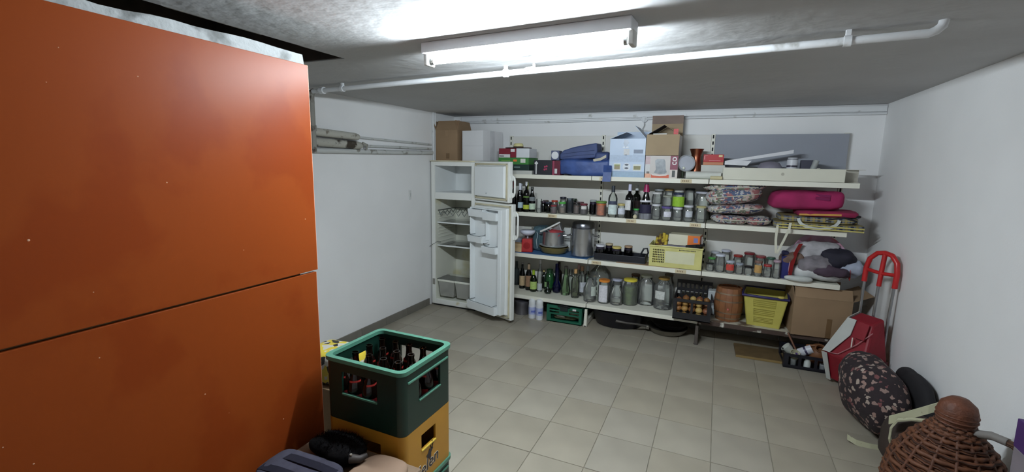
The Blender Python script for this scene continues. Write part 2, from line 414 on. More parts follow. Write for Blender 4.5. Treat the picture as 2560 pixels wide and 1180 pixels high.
# horizontal insulated pipes on the left wall
M_lag = wear((186, 184, 174), (120, 112, 98), 0.58, 14, 0.85, bump=0.3, name='pipe_lagging')
lag1 = thing('lagged_pipe', 'upper short lagged pipe on the left wall ending in a rounded stub', 'pipe', (0, 0, 0))
y0_, y1_ = 2.42, 3.05
MB().tube([(XL+0.045, y0_, 1.765), (XL+0.045, 2.7, 1.757), (XL+0.045, 3.00, 1.748), (XL+0.045, 3.03, 1.747), (XL+0.045, y1_, 1.746)], [0.03, 0.03, 0.03, 0.024, 0.01], 12).build('lagging', M_lag, lag1, smooth=50)
lag2 = thing('lagged_pipe', 'lower lagged pipe on the left wall patched with dark stains', 'pipe', (0, 0, 0))
MB().tube([(XL+0.045, y0_, 1.690), (XL+0.045, 2.8, 1.684), (XL+0.045, 3.02, 1.680), (XL+0.045, 3.06, 1.679), (XL+0.045, 3.08, 1.679)], [0.032, 0.032, 0.032, 0.026, 0.012], 12).build('lagging', wear((176, 174, 164), (66, 58, 48), 0.52, 10, 0.85, bump=0.3, name='dark_lagging'), lag2, smooth=50)
MB().tube([(XL+0.075, 3.05, 1.70), (XL+0.085, 3.09, 1.685), (XL+0.07, 3.10, 1.65)], 0.010, 8).build('elbow', M_pipedirty, lag2, smooth=60)
M_cond = wear((196, 198, 196), (140, 138, 130), 0.6, 12, 0.6, bump=0.15, name='grey_conduit')
for k, (z0, z1, lb) in enumerate(((1.748, 1.734, 'thin grey upper conduit along the left wall towards the fridge'), (1.678, 1.690, 'thin grey middle conduit along the left wall towards the fridge'), (1.622, 1.652, 'pale lower conduit along the left wall, just above fridge height'))):
    r_ = (0.010, 0.011, 0.020)[k]
    tag(MB().tube([(XL+r_+0.004, 2.42 if k == 2 else 3.0, z0), (XL+r_+0.004, 3.5, (z0+z1)/2), (XL+r_+0.004, 4.15, z1)], r_, 10).build('wall_conduit', M_cond, smooth=50), lb, 'conduit')
for k, yv in enumerate((4.19, 4.225)):
    tag(MB().tube([(XL+0.014, yv, 1.55), (XL+0.014, yv, ZC)], 0.011, 8).build('corner_conduit', M_pipew, smooth=50), ('left' if k == 0 else 'right')+' of two thin white vertical conduits behind the cardboard box', 'conduit')
# socket box on left wall
sk = thing('wall_switch', 'small white switch plate on the left wall beside the fridge', 'switch', (XL, 3.78, 1.225))
MB().box(0, -0.018, -0.045, 0.009, 0.018, 0.045).build('plate', pm((214, 216, 214), 0.4), sk, bevel=0.003)
MB().box(0.009, -0.009, -0.018, 0.013, 0.009, 0.018).build('rocker', pm((190, 192, 192), 0.4), sk, bevel=0.002)
# cable trunking along the top of the back wall
tk = thing('cable_trunking', 'white cable trunking along the top of the back wall', 'trunking', (0, 0, 0))
MB().box(-2.70, YB-0.030, ZC-0.058, XR-0.004, YB, ZC-0.012).build('channel', M_pipew, tk, bevel=0.003)
MB().tube([(-2.70, YB-0.02, ZC-0.075), (-1.6, YB-0.02, ZC-0.083), (-0.6, YB-0.02, ZC-0.074), (XR-0.004, YB-0.02, ZC-0.073)], 0.010, 8).build('cable', M_pipew, tk, smooth=50)
jb = thing('junction_box', 'small round junction box with a dangling wire above the open coffee box', 'junction box', (onY(1613, 283, YB).x, YB, 1.99))
MB().lathe([(0.03, 0), (0.03, 0.03), (0.02, 0.036)], 14).rot(PI/2, 'X').build('box_body', M_pipew, jb, smooth=40)
MB().tube([(0, -0.03, -0.02), (0.004, -0.036, -0.06), (-0.012, -0.034, -0.09), (-0.004, -0.036, -0.12), (-0.014, -.035, -.135)], 0.004, 6).build('wire', pm((190, 190, 190), 0.5), jb, smooth=60)

# ------------------------------------------------------------------ orange partition
M_or = wear((124, 56, 20), (118, 50, 17), 0.55, 3.0, 0.36, bump=0.015, bscale=30, name='orange_laminate', spec=0.10)
PX, PE = -1.52, 1.402
rd = thing('room_divider', 'tall orange laminated partition of two boards filling the left side', 'partition', (PX, 0, 0))
def panel(y1, z0, z1, x, seed, lab):
    ym = (YN+0.2+y1)/2; hy = (y1-YN-0.2)/2
    t = MB().box(-0.02, -hy, 0, 0, hy, z1-z0).build('board', M_or, rd, bevel=0.0015); t.location = (x, ym, z0); t['label'] = lab
    MB().box(-0.019, hy, 0.001, -0.001, hy+0.0015, z1-z0-0.001).build('edge_band', pm((208, 150, 120), 0.5, var=0.2), t)
    rr = random.Random(seed)
    for k in range(9):   # small chips in the laminate
        a, b_ = rr.uniform(hy*0.2, hy-0.05), rr.uniform(0.08, z1-z0-0.08); r_ = rr.uniform(0.0012, 0.003)
        MB().lathe([(r_, 0), (r_*0.6, 0.0006)], 7).rot(PI/2, 'Y').move((0.0001, a, b_)).build('chip', pm((184, 140, 110), 0.7), t)
panel(PE-0.008, 0.0, 1.086, 0, 3, 'lower orange board')
panel(PE, 1.094, 1.921, 0, 8, 'upper orange board')
for yy in (1.3, 0.45, -0.4): MB().box(-0.065, yy-0.03, 0, -0.021, yy+0.03, 1.90).build('stud', pm((150, 118, 84), 0.8, var=0.2), rd)
MB().box(-0.0645, YN+0.25, 1.06, -0.0205, 1.269, 1.12).build('rail', pm((150, 118, 84), 0.8, var=0.2), rd)
# rough plaster/foam strip on top of the boards
st = MB(); zt = lambda y: 0.028+0.012*min(1, max(0, (y-0.75)/0.3))+0.003*math.sin(y*23)
ys = [YN+0.3+0.06*i for i in range(int((1.385-YN-0.3)/0.06)+1)]+[1.388]
vs, fs = [], []
for y in ys:
    z = zt(y) if y < 1.36 else zt(y)-0.004
    vs += [(-0.055, y, 0), (-0.004, y, 0), (-0.008+0.003*math.sin(y*31), y, z), (-0.055, y, z+0.003)]
for i in range(len(ys)-1):
    for k in range(4): fs.append((i*4+k, i*4+4+k, i*4+4+(k+1) % 4, i*4+(k+1) % 4))
fs += [(0, 1, 2, 3), tuple(4*(len(ys)-1)+k for k in (3, 2, 1, 0))]
st.add(vs, fs)
tag(st.build('plaster_strip', wear((150, 153, 153), (104, 106, 105), 0.58, 6, 0.95, bump=0.5, bscale=30, name='rough_plaster'), smooth=30), 'rough grey plaster strip lying along the top of the orange partition', 'strip').location = (PX, 0, 1.9215)
# ------------------------------------------------------------------ refrigerator
M_enam = wear((230, 231, 226), (206, 198, 166), 0.72, 5, 0.35, name='aged_enamel')
M_liner = pm((232, 235, 235), 0.4, var=0.03, scale=3)
M_linery = wear((230, 231, 218), (216, 212, 180), 0.60, 3, 0.42, name='yellowed_liner')
M_gask = pm((196, 188, 160), 0.6, var=0.15)
M_clearp = gm((0.97, 0.98, 0.97), 0.12, 'clear_plastic')
M_wire = pm((110, 116, 116), 0.35, 0.8)
FX0, FX1, FY, FB, FH = -2.775, -2.245, 4.115, 4.60, 1.572
fr = thing('refrigerator', 'old white fridge freezer with both doors wide open, beside the shelving', 'refrigerator', (FX0, FY, 0))
W_ = FX1-FX0; D_ = FB-FY
cb = MB(); T = 0.045
cb.box(0, 0, 0.02, T, D_, FH-0.012); cb.box(W_-T, 0, 0.02, W_, D_, FH-0.012); cb.box(T, D_-0.05, 0.02, W_-T, D_, FH-0.012)
cb.box(T, 0, FH-0.055, W_-T, D_-0.05, FH-0.012); cb.box(T, 0, 1.168, W_-T, D_-0.05, 1.240); cb.box(T, 0, 0.02, W_-T, D_-0.05, 0.075)
cb.box(T, D_-0.19, 0.075, W_-T, D_-0.05, 0.20)
cb.build('cabinet', M_enam, fr, bevel=0.004)
MB().box(-0.004, -0.012, FH-0.012, W_+0.004, D_, FH).build('top_cover', pm((214, 206, 178), 0.5, var=0.15), fr, bevel=0.003)
ln = MB()   # moulded liners of both compartments
e = 0.0015
ln.box(T, 0.01, 0.075, T+e, D_-0.05, 1.168); ln.box(T, D_-0.05-e, 0.20, W_-T, D_-0.05, 1.168); ln.box(W_-T-e, 0.01, 0.075, W_-T, D_-0.05, 1.168); ln.box(T, 0.01, 0.075, W_-T, D_-0.19, 0.0765)
ln.build('fridge_liner', M_linery, fr)
l2 = MB(); l2.box(T, 0.01, 1.240, T+e, D_-0.05, FH-0.055); l2.box(T, D_-0.05-e, 1.240, W_-T, D_-0.05, FH-0.055); l2.box(T, 0.01, 1.240, W_-T, D_-0.05, 1.2415)
l2.build('freezer_liner', M_liner, fr)
for i, z in enumerate((1.02, .985, .955, .89, .855, .82, .785, .75, .70, .655, .62)):
    for sx in (T+0.004, W_-T-0.004): MB().box(sx-0.004, 0.06, z-0.004, sx+0.004, D_-0.10, z+0.004).build('shelf_rail', M_linery, fr, bevel=0.002)
# wire bottle rack
rk = MB(); zr = 1.045
rk.tube([(T+0.01, 0.05, zr), (T+0.01, D_-0.08, zr)], 0.0045, 6); rk.tube([(T+0.01, D_-0.08, zr), (W_-T-0.01, D_-0.08, zr)], 0.0045, 6); rk.tube([(W_-T-0.01, 0.05, zr), (W_-T-0.01, D_-0.08, zr)], 0.0045, 6)
for yq in (0.06, D_-0.09):
    pts = []; n_ = 25
    for i in range(n_): pts.append((T+0.012+(W_-2*T-0.024)*i/(n_-1), yq, zr-0.03+0.024*math.cos(i*PI/2)))
    rk.tube(pts, 0.0032, 5)
pts = [(T+0.012, 0.06+(D_-0.15)*i/16, zr-0.03+0.02*math.cos(i*PI/2)) for i in range(17)]; rk.tube(pts, 0.0032, 5)
rk.build('bottle_rack', M_wire, fr, smooth=60)
for z in (0.915, 0.665):
    g = MB().box(T+0.004, 0.05, z-0.003, W_-T-0.004, D_-0.06, z+0.002).build('glass_shelf', M_clearp, fr)
    MB().box(T+0.004, 0.036, z-0.007, W_-T-0.004, 0.052, z+0.007).build('shelf_trim', M_liner, g, bevel=0.002)
    MB().box(T+0.004, D_-0.065, z-0.012, W_-T-0.004, D_-0.055, z-0.003).build('shelf_trim', M_liner, g)
for k in range(2):
    hw = (W_-2*T-0.03)/2; x0 = T+0.012+k*(hw+0.006)
    dr = MB(); dr.frustum((x0+0.02, 0.045, x0+hw-0.02, D_-0.2), (x0, 0.03, x0+hw, D_-0.2), 0.10, 0.285)
    dd = dr.build('crisper_drawer', gm((0.95, 0.95, 0.88), 0.35, 'smoky_plastic'), fr, bevel=0.006)
    MB().box(x0, 0.024, 0.272, x0+hw, 0.032, 0.292).build('drawer_lip', M_linery, dd)
MB().box(T+0.002, 0.03, 0.29, W_-T-0.002, D_-0.19, 0.296).build('drawer_cover', M_clearp, fr)
MB().box(0.010, -0.002, 0.235, 0.040, 0.0, 0.30).build('rating_plate', pm((140, 138, 130), 0.5), fr)
# frayed cord hooked out of the fridge
MB().tube([(-0.012, -0.02, 0.655), (0.03, -0.015, 0.685), (0.06, 0.03, 0.71), (0.085, 0.05, 0.70)], 0.003, 6).build('cord', M_wire, fr, smooth=60)
# foot plinth
MB().box(0.01, 0.02, 0.0, W_-0.01, D_-0.02, 0.02).build('plinth', pm((40, 40, 40), 0.7), fr)
DL = 0.535; DT = 0.048
def door(name, z0, z1, ang):
    d = MB().box(0, 0, z0, DL, DT, z1).build(name, M_enam, fr, bevel=0.006)
    d.location = (W_-0.004, 0.0-0.006, 0); d.rotation_euler = (0, 0, -math.radians(ang))
    g = MB(); b = 0.018
    for (a0, c0, a1, c1) in ((b, z0+b, DL-b, z0+b+0.016), (b, z1-b-0.016, DL-b, z1-b), (b, z0+b, b+0.016, z1-b), (DL-b-0.016, z0+b, DL-b, z1-b)):
        g.box(a0, -0.012, c0, a1, 0.0, c1)
    g.build('gasket', M_gask, d, bevel=0.003)
    return d
d1 = door('freezer_door', 1.186, FH-0.004, 25.0)
MB().frustum((0.03, 1.225, DL-0.035, FH-0.045), (0.035, 1.232, DL-0.045, FH-0.052), 0.0, 0.028).rot(PI/2, 'X').build('inner_panel', M_liner, d1, bevel=0.006)
for z in (1.30, 1.38, 1.46): MB().box(0.06, -0.0295, z, DL-0.07, -0.027, z+0.004).build('rib', M_liner, d1)
MB().lathe([(0.008, 0), (0.006, 0.004)], 10).rot(PI/2, 'X').move((0.23, -0.028, 1.262)).build('emblem', pm((170, 176, 180), 0.3), d1)
def handle(d, za, zb):
    m = MB(); m.tube([(DL-0.004, DT-0.004, za), (DL+0.016, DT+0.004, za+0.02), (DL+0.026, DT+0.004, za+0.05), (DL+0.026, DT+0.004, zb-0.05), (DL+0.016, DT+0.004, zb-0.02), (DL-0.004, DT-0.004, zb)], [0.008, 0.011, 0.010, 0.010, 0.011, 0.008], 8)
    m.box(DL-0.002, DT-0.03, za, DL+0.008, DT, za+0.045); m.box(DL-0.002, DT-0.03, zb-0.045, DL+0.008, DT, zb)
    m.build('handle', M_enam, d, smooth=50)
handle(d1, 1.235, 1.44)
d2 = door('fridge_door', 0.030, 1.172, 19.5)
MB().frustum((0.03, 0.075, DL-0.035, 1.135), (0.036, 0.085, DL-0.05, 1.125), 0.0, 0.034).rot(PI/2, 'X').build('inner_panel', M_liner, d2, bevel=0.008)
M_bin = pm((230, 234, 235), 0.35, var=0.02)
# moulded side ridges left and right of the bins
for xx in (0.036, DL-0.052-0.05): MB().box(xx, -0.095, 0.09, xx+(0.012 if xx < 0.1 else 0.05), -0.03, 1.12).build('side_ridge', M_bin, d2, bevel=0.006)
def bin_(x0, x1, z, h, dep):
    m = MB(); t = 0.004; y0, y1 = -0.034-dep, -0.034
    m.box(x0, y0, z, x1, y1, z+t); m.frustum((x0, y0, x1, y0+t), (x0-0.002, y0-0.012, x1+0.002, y0-0.012+t), z, z+h)
    m.box(x0, y0, z, x0+t, y1, z+h); m.box(x1-t, y0, z, x1, y1, z+h)
    return m.build('door_bin', M_bin, d2, bevel=0.002)
def rail(x0, x1, z, dep):
    y0 = -0.034-dep
    MB().tube([(x0+0.01, -0.04, z+0.005), (x0+0.012, y0+0.01, z+0.006), (x0+0.02, y0-0.005, z+0.03), (x0+0.03, y0-0.008, z+0.032), (x0+0.035, y0-0.006, z+0.004), (x1-0.03, y0-0.006, z+0.002), (x1-0.008, -0.04, z+0.015)], 0.0028, 6).build('bin_wire', M_wire, d2, smooth=60)
bin_(0.045, 0.245, 1.030, 0.075, 0.085); bin_(0.25, 0.432, 1.010, 0.075, 0.085)
MB().box(0.045, -0.085, 1.105, 0.432, -0.034, 1.118).build('bin_lid', M_bin, d2, bevel=0.004)
MB().box(0.246, -0.075, 0.80, 0.256, -0.03, 1.02).build('divider', M_bin, d2, bevel=0.004)
bin_(0.042, 0.245, 0.775, 0.065, 0.09); rail(0.05, 0.245, 0.84, 0.09)
bin_(0.25, 0.435, 0.690, 0.065, 0.09); rail(0.256, 0.435, 0.755, 0.09)
bin_(0.042, 0.435, 0.085, 0.085, 0.095); rail(0.05, 0.435, 0.17, 0.095)
handle(d2, 0.83, 1.10)
MB().lathe([(0.012, -0.02), (0.012, 0.0)], 10).move((DL-0.03, 0.02, 0.03)).build('door_foot', pm((90, 80, 60), 0.7), d2)

# ------------------------------------------------------------------ shelving
UX = (-2.071, -1.071, -0.071, 0.929); YF = 4.200; YP = 4.600
Z1, Z2, Z3, Z4 = 1.448, 1.076, 0.660, 0.226
M_shelf = wear((228, 226, 212), (196, 182, 140), 0.74, 6, 0.45, name='cream_shelf_paint')
M_rust = wear((74, 58, 50), (226, 224, 210), 0.62, 8, 0.7, name='chipped_shelf_paint', bump=0.2)
M_slot = pm((24, 24, 26), 0.8)
for i, ux in enumerate(UX):
    nm = ('hidden behind the fridge door, leftmost', 'between the left and middle bays', 'between the middle and right bays', 'rightmost, beside the right wall')[i]
    u = thing('shelf_upright', 'slotted cream steel shelving upright, '+nm, 'upright', (ux, YP, 0), group='shelving uprights')
    MB().box(-0.016, 0, 0, 0.016, 0.030, 1.845).build('post', M_shelf, u, bevel=0.002)
    s = MB(); z = 0.10
    while z < 1.83:
        s.box(-0.006, -0.0012, z, 0.006, 0.002, z+0.030); z += 0.055
    tag(s.build('slot_row', M_slot, u), kind='stuff')
    # base foot running forward on the floor
    ft = MB(); ft.box(-0.014, -0.385, 0.006, 0.014, 0.0, 0.06); ft.frustum((-0.016, -0.41, 0.016, -0.36), (-0.012, -0.40, 0.012, -0.372), 0.0, 0.17)
    ft.build('base_foot', M_shelf if i < 2 else wear((80, 72, 66), (150, 146, 136), 0.65, 12, 0.7, name='worn_foot'), u, bevel=0.003)
    MB().lathe([(0.02, 0), (0.016, 0.012)], 10, c=(0, -0.395, 0)).build('levelling_foot', pm((60, 56, 52), 0.6), u)
M_pan = pm((224, 222, 216), 0.6, var=0.03, scale=3); M_pang = pm((150, 154, 164), 0.6, var=0.03, scale=3)
bays = ('left', 'middle', 'right')
for b in range(3):
    x0, x1 = UX[b]+0.017, UX[b+1]-0.017
    for k, (z0, z1) in enumerate(((0.12, 0.655), (0.662, 1.07), (1.08, 1.442), (1.45, 1.842))):
        m = M_pang if (b == 2 and k == 3) else M_pan
        where = ('lowest', 'lower middle', 'upper middle', 'topmost')[k]
        xa_, ya_ = (x1+0.032, YP-0.010) if m is M_pang else (x1, YP+0.008)
        tag(MB().box(x0, ya_, z0+(0.004 if m is M_pang else 0), xa_, ya_+0.008, z1-0.004).build('back_panel', m, bevel=0.002),
            ('blue grey' if m is M_pang else 'off-white')+' steel back panel, '+where+' of the '+bays[b]+' shelving bay', 'panel', 'shelving back panels')
M_tag = pm((206, 192, 158), 0.7, var=0.15); M_ink = pm((140, 118, 92), 0.8)
def shelf(b, z, name, mat=None, dep=0.0, tags=(), lipmat=None, ex=0.0):
    x0, x1 = UX[b]+0.003, UX[b+1]-0.003+ex; mat = mat or M_shelf
    t = thing('shelf_board', '%s steel shelf board of the %s bay' % (name, bays[b]), 'shelf', ((x0+x1)/2, YF-dep, z), group='steel shelf boards')
    h = (x1-x0)/2; dp = YP-YF+dep-0.002
    m = MB(); m.box(-h, 0.004, -0.012, h, dp, 0.0); m.box(-h, 0.004, -0.03, -h+0.004, dp, -0.012); m.box(h-0.004, 0.004, -0.03, h, dp, -0.012)
    m.build('deck', mat, t, bevel=0.0015)
    MB().box(-h, 0.0, -0.038, h, 0.004, 0.001).build('front_lip', lipmat or mat, t, bevel=0.0015)
    for px_ in tags:
        tg = MB().box(px_-0.045, -0.0015, -0.036, px_+0.045, 0.0, -0.003).build('price_tag', M_tag, t)
        for q in range(4): MB().box(px_-0.03+q*0.014, -0.0022, -0.026, px_-0.022+q*0.014, -0.0015, -0.012).build('faded_mark', M_ink, tg)
    return t
shelf(0, Z1, 'top', tags=()); shelf(1, Z1, 'top', tags=(-0.38, 0.32)); shelf(2, Z1, 'top', ex=0.04)
shelf(0, Z2, 'second', tags=(-0.27, 0.13)); shelf(1, Z2, 'second', tags=(-0.12, 0.42)); shelf(2, Z2, 'second')
shelf(0, Z3, 'third'); shelf(1, Z3, 'third', tags=(-0.42, 0.33)); shelf(2, Z3, 'third')
shelf(0, Z4, 'bottom'); shelf(1, Z4, 'bottom'); shelf(2, Z4, 'bottom, rust-chipped', lipmat=M_rust, mat=wear((200, 196, 180), (110, 92, 78), 0.55, 7, 0.6, name='worn_deck'))
# ------------------------------------------------------------------ builders for the stored things
CLEAR = (0.96, 0.98, 0.965)
def face(c):
    return math.atan2(CAM.y-c.y, CAM.x-c.x)
def place(xc, yb, zs, w, lim=True):
    P = onZ(xc, yb, zs); r = w/2*mpp(P); d = Vector((P.x-CAM.x, P.y-CAM.y, 0)).normalized()
    c = P+d*r; c.z = zs
    if lim and c.y > YP-r-0.006: c = c+(c-CAM)*((YP-r-0.006-c.y)/c.y); c.z = zs
    if lim and c.y < YF+r*0.9 and zs > 0.1: c.y = YF+r*0.9
    if lim:
        L_ = PLACED.setdefault(round(zs, 2), [])
        for it in range(25):
            for (qx, qy, qr) in L_:
                dx, dy = c.x-qx, c.y-qy; dd = math.hypot(dx, dy) or 1e-4
                if dd < r+qr+0.001:
                    k = (r+qr+0.001-dd)*0.6/dd; c.x += dx*k*0.6; c.y += dy*k+0.002
                    c.y = min(max(c.y, YF+r*0.9), YP-r-0.004)
        L_.append((c.x, c.y, r))
    return c, r
PLACED = {}
def topz(xc, yt, c):
    return onY(xc, yt, c.y).z
def arc(r, z0, z1, a0, half, n=8):
    m = MB(); vs = []
    for i in range(n+1):
        a = a0-half+2*half*i/n
        vs += [(r*math.cos(a), r*math.sin(a), z0), (r*math.cos(a), r*math.sin(a), z1)]
    return m.add(vs, [(2*i, 2*i+2, 2*i+3, 2*i+1) for i in range(n)])
def sticker(t, r, z0, z1, col, a0, half=1.0, off=0.0, name='paper_label', rough=0.7):
    return arc(r+0.0008, z0, z1, a0+off, half).build(name, pm(col, rough, var=0.12, scale=60), t, smooth=60)
def jar(xc, yb, yt, w, zs, label, lid=None, glass=CLEAR, content=None, fill=0.75, stick=None, sz=(0.25, 0.65), cat='jar', group='glass jars', name='glass_jar', squat=False, c=None, r=None, h=None, soff=0.0, shalf=0.9, lidh=None, neck=0.86):
    if c is None:
        c, r = place(xc, yb, zs, w)
        h = max(0.04, topz(xc, yt, c)-zs-0.006)
    t = thing(name, label, cat, c, 0, group); a = face(c)
    lh = lidh or min(0.018, h*0.16); hb = h-lh if lid else h
    nk = r*neck
    prof = [(r*0.86, 0.001), (r*0.98, 0.006), (r, 0.016), (r, hb*0.70), (r*0.97, hb*0.78), (nk, hb*0.90), (nk, hb)]
    if squat: prof = [(r*0.80, 0.001), (r*0.97, 0.012), (r, hb*0.4), (r*0.98, hb*0.6), (nk, hb*0.86), (nk*1.02, hb)]
    m = MB().shell([(0.0001, 0.001)]+prof, 20); m.build('glass_body', gm(glass, 0.10 if glass[1] > .7 else 0.05), t, smooth=50)
    if content:
        f = hb*fill
        MB().lathe([(0.0001, 0.006), (r*0.93, 0.008), (r*0.94, f*0.9), (r*0.92, f), (0.0001, f)], 16).build('contents', pm(content, 0.5, var=0.25, scale=40), t, smooth=50)
    if lid:
        MB().lathe([(nk*1.04, 0), (nk*1.09, 0.002), (nk*1.09, lh*0.8), (nk*1.0, lh), (0.0001, lh)], 18, c=(0, 0, h-lh)).build('lid', pm(lid, 0.4, var=0.08, scale=30), t, smooth=40)
    if stick: sticker(t, r, h*sz[0], h*sz[1], stick, a, shalf, soff)
    t['_h'] = h; t['_r'] = r
    return t, c, r, h
def bottle(xc, yb, yt, w, zs, label, glass, cap=None, kind='wine', stick=None, sz=(0.12, 0.5), capfrac=0.22, content=None, soff=0.0, shalf=1.1, tilt=0.0, group='bottles', neckw=0.36, name='glass_bottle', stick2=None, sz2=(.62, .7), c=None, r=None, h=None, haze=0.05):
    if c is None:
        c, r = place(xc, yb, zs, w); h = max(0.06, topz(xc, yt, c)-zs-0.004)
    t = thing(name, label, 'bottle', c, 0, group); a = face(c); q = max(r*neckw, 0.009)
    P = {'wine': [(.90, .001), (1, .02), (1, .58), (.86, .66), (None, .74), (None, 1)],
         'champ': [(.90, .001), (1, .02), (1, .45), (.80, .60), (None, .78), (None, 1)],
         'spirit': [(.92, .001), (1, .02), (1, .60), (.82, .70), (None, .78), (None, 1)],
         'beer': [(.92, .001), (1, .02), (1, .55), (.7, .70), (None, .80), (None, 1)],
         'ball': [(.5, .001), (.85, .05), (1, .17), (.90, .30), (None, .44), (None, 1)],
         'jug': [(.80, .001), (1, .05), (1, .62), (.7, .80), (None, .88), (None, 1)],
         'cone': [(.95, .001), (1, .03), (.92, .25), (.62, .60), (None, .80), (None, 1)]}[kind]
    prof = [(0.0001, 0.001)]+[((q if k is None else r*k), h*z) for k, z in P]
    gl = MB().shell(prof, 20)
    if not cap: pass
    body = gl.build('glass_body', gm(glass, haze), t, smooth=50)
    if content:
        MB().lathe([(0.0001, 0.004), (r*0.93, 0.006), (r*0.94, h*0.52), (r*0.5, h*0.6), (0.0001, h*0.6)], 14).build('contents', pm(content, 0.4), t, smooth=50)
    if cap:
        cz = h*(1-capfrac); MB().lathe([(q*1.12, cz), (q*1.08, h-0.002), (q*0.95, h), (0.0001, h)], 14).build('capsule' if capfrac > 0.1 else 'cap', pm(cap, 0.4), t, smooth=40)
    if stick: sticker(t, r, h*sz[0], h*sz[1], stick, a, shalf, soff)
    if stick2: sticker(t, r, h*sz2[0], h*sz2[1], stick2, a, shalf, soff)
    if tilt: t.rotation_euler = (0, tilt, 0)
    return t
def bx(xa, xb, yb, yt, zs, name, label, cat, rz=0.0, group=None, ymin=None, ymax=None):
    """thing at the front bottom centre of a box whose front spans the given picture columns; returns thing, width, height"""
    P = onZ((xa+xb)/2, yb, zs)
    if ymin is not None and P.y < ymin: P = onY((xa+xb)/2, yb, ymin); P.z = zs
    if ymax is not None and P.y > ymax: P = onY((xa+xb)/2, yb, ymax); P.z = zs
    A = onY(xa, yb, P.y); B = onY(xb, yb, P.y)
    h = onY((xa+xb)/2, yt, P.y).z-zs
    return thing(name, label, cat, P, rz, group), B.x-A.x, h
M_card = pm((148, 122, 94), 0.85, var=0.08, scale=5); M_cardd = pm((134, 108, 84), 0.9, var=0.1, scale=5)
def carton(t, w, d, h, mat, flaps=(), th=0.004, tape=None, inner=None):
    m = MB(); m.box(-w/2, 0, 0, w/2, th, h); m.build('front_wall', mat, t)
    MB().box(-w/2, d-th, 0, w/2, d, h).build('back_wall', mat, t)
    MB().box(-w/2, th, 0, -w/2+th, d-th, h).build('side_wall', mat, t); MB().box(w/2-th, th, 0, w/2, d-th, h).build('side_wall', mat, t)
    MB().box(-w/2+th, th, 0, w/2-th, d-th, th).build('bottom', mat, t)
    for side, ln, ang in flaps:   # ang 0 = closed flat, 90 = upright, 180+ = hanging outside
        a = math.radians(ang)
        if side in 'fb':
            s = MB().box(-w/2+0.002, 0, 0, w/2-0.002, ln, 0.003)
            if side == 'f': s.rot(a, 'X').move((0, 0.001, h))
            else: s.v = [(x_, -y_, z_) for x_, y_, z_ in s.v]; s.f = [f[::-1] for f in s.f]; s.rot(-a, 'X').move((0, d-0.001, h))
        else:
            s = MB().box(0, 0.002, 0, ln, d-0.002, 0.003)
            if side == 'l': s.rot(-a, 'Y').move((-w/2+0.001, 0, h))
            else: s.v = [(-x_, y_, z_) for x_, y_, z_ in s.v]; s.f = [f[::-1] for f in s.f]; s.rot(a, 'Y').move((w/2-0.001, 0, h))
        s.build('flap', mat, t)
    if tape: MB().box(tape[0], -0.0008, tape[1], tape[2], 0, tape[3]).build('tape', pm((120, 94, 66), 0.3), t)
    if inner is not None: MB().box(-w/2+th, th, h*0.3, w/2-th, d-th, h*0.82).build('contents', inner, t)
def solid(t, w, d, h, mat, name='body', bevel=0.002, rise=0.0):
    return MB().box(-w/2, 0, rise, w/2, d, h).build(name, mat, t, bevel=bevel)
def dec(t, w, h, x0, x1, z0, z1, col, name='print', y=-0.0008, rough=0.5):
    """flat print on the front of a box in fractions of its face"""
    return MB().box(-w/2+w*x0, y, h*z0, -w/2+w*x1, 0.0, h*z1).build(name, pm(col, rough, var=0.06, scale=50), t)

# ------------------------------------------------------------------ on top of the fridge
P = Vector((-2.76, 4.17, FH))
t = thing('cardboard_box', 'open brown cardboard box standing on the fridge, flap up', 'box', (-2.635, 4.20, FH))
carton(t, 0.265, 0.30, 0.315, M_card, (('f', 0.11, 62), ('l', 0.10, 110), ('r', 0.10, 75)), tape=(-0.005, 0.02, 0.035, 0.075))
dec(t, 0.265, 0.315, 0.45, 0.58, 0.80, 0.98, (150, 122, 92), 'tape_patch')
t = thing('white_box', 'plain white cardboard box on the fridge beside the brown one', 'box', (-2.325, 4.20, FH), math.radians(-10))
M_wbox = pm((218, 218, 220), 0.7, var=0.03, scale=4)
solid(t, 0.27, 0.34, 0.305, M_wbox, 'carton', 0.002)
MB().box(-0.135, -0.001, 0.150, 0.135, 0.0, 0.152).build('fold_line', pm((180, 180, 182), 0.8), t)
MB().box(0.135, 0.12, 0.0, 0.1358, 0.2, 0.305).build('tape', pm((205, 205, 208), 0.3), t)

# ------------------------------------------------------------------ top shelf, left bay
YA = 4.225
def stack_box(xa, xb, yb, yt, zs, dep, col, name, label, cat='box', rz=0.0, yf=YA, mat=None):
    A = onY(xa, yb, yf); B = onY(xb, yb, yf); h = onY((xa+xb)/2, yt, yf).z-zs
    t = thing(name, label, cat, ((A.x+B.x)/2, yf, zs), rz); w = B.x-A.x
    solid(t, w, dep, h, mat or pm(col, 0.5, var=0.05)); return t, w, h
t, w1, h1 = stack_box(1250, 1330, 432, 426, Z1, 0.30, (190, 190, 184), 'flat_board', 'thin pale board under the green game box on the top shelf', 'board')
t, w1, h2 = stack_box(1254, 1322, 426, 411, Z1+h1, 0.28, (24, 46, 44), 'board_game_box', 'dark green board game box with an orange lettered band')
dec(t, w1, h2, 0.0, 0.42, 0.25, 0.92, (214, 82, 50)); text('SCRABBLE', 'lettering', pm((240, 232, 222), 0.6), t, 0.036, (-w1/2+w1*0.20, -0.0016, h2*0.58), (1, 0, 0), (0, 0, 1)).scale.x = 0.62
dec(t, w1, h2, 0.46, 0.68, 0.45, 0.65, (110, 130, 128)); dec(t, w1, h2, 0.28, 0.38, 0.02, 0.18, (220, 216, 210))
zt_ = Z1+h1+h2
t, w1, h3 = stack_box(1246, 1321, 411, 394, zt_, 0.26, (62, 128, 58), 'board_game_box', 'bright green board game box stacked on the dark green one')
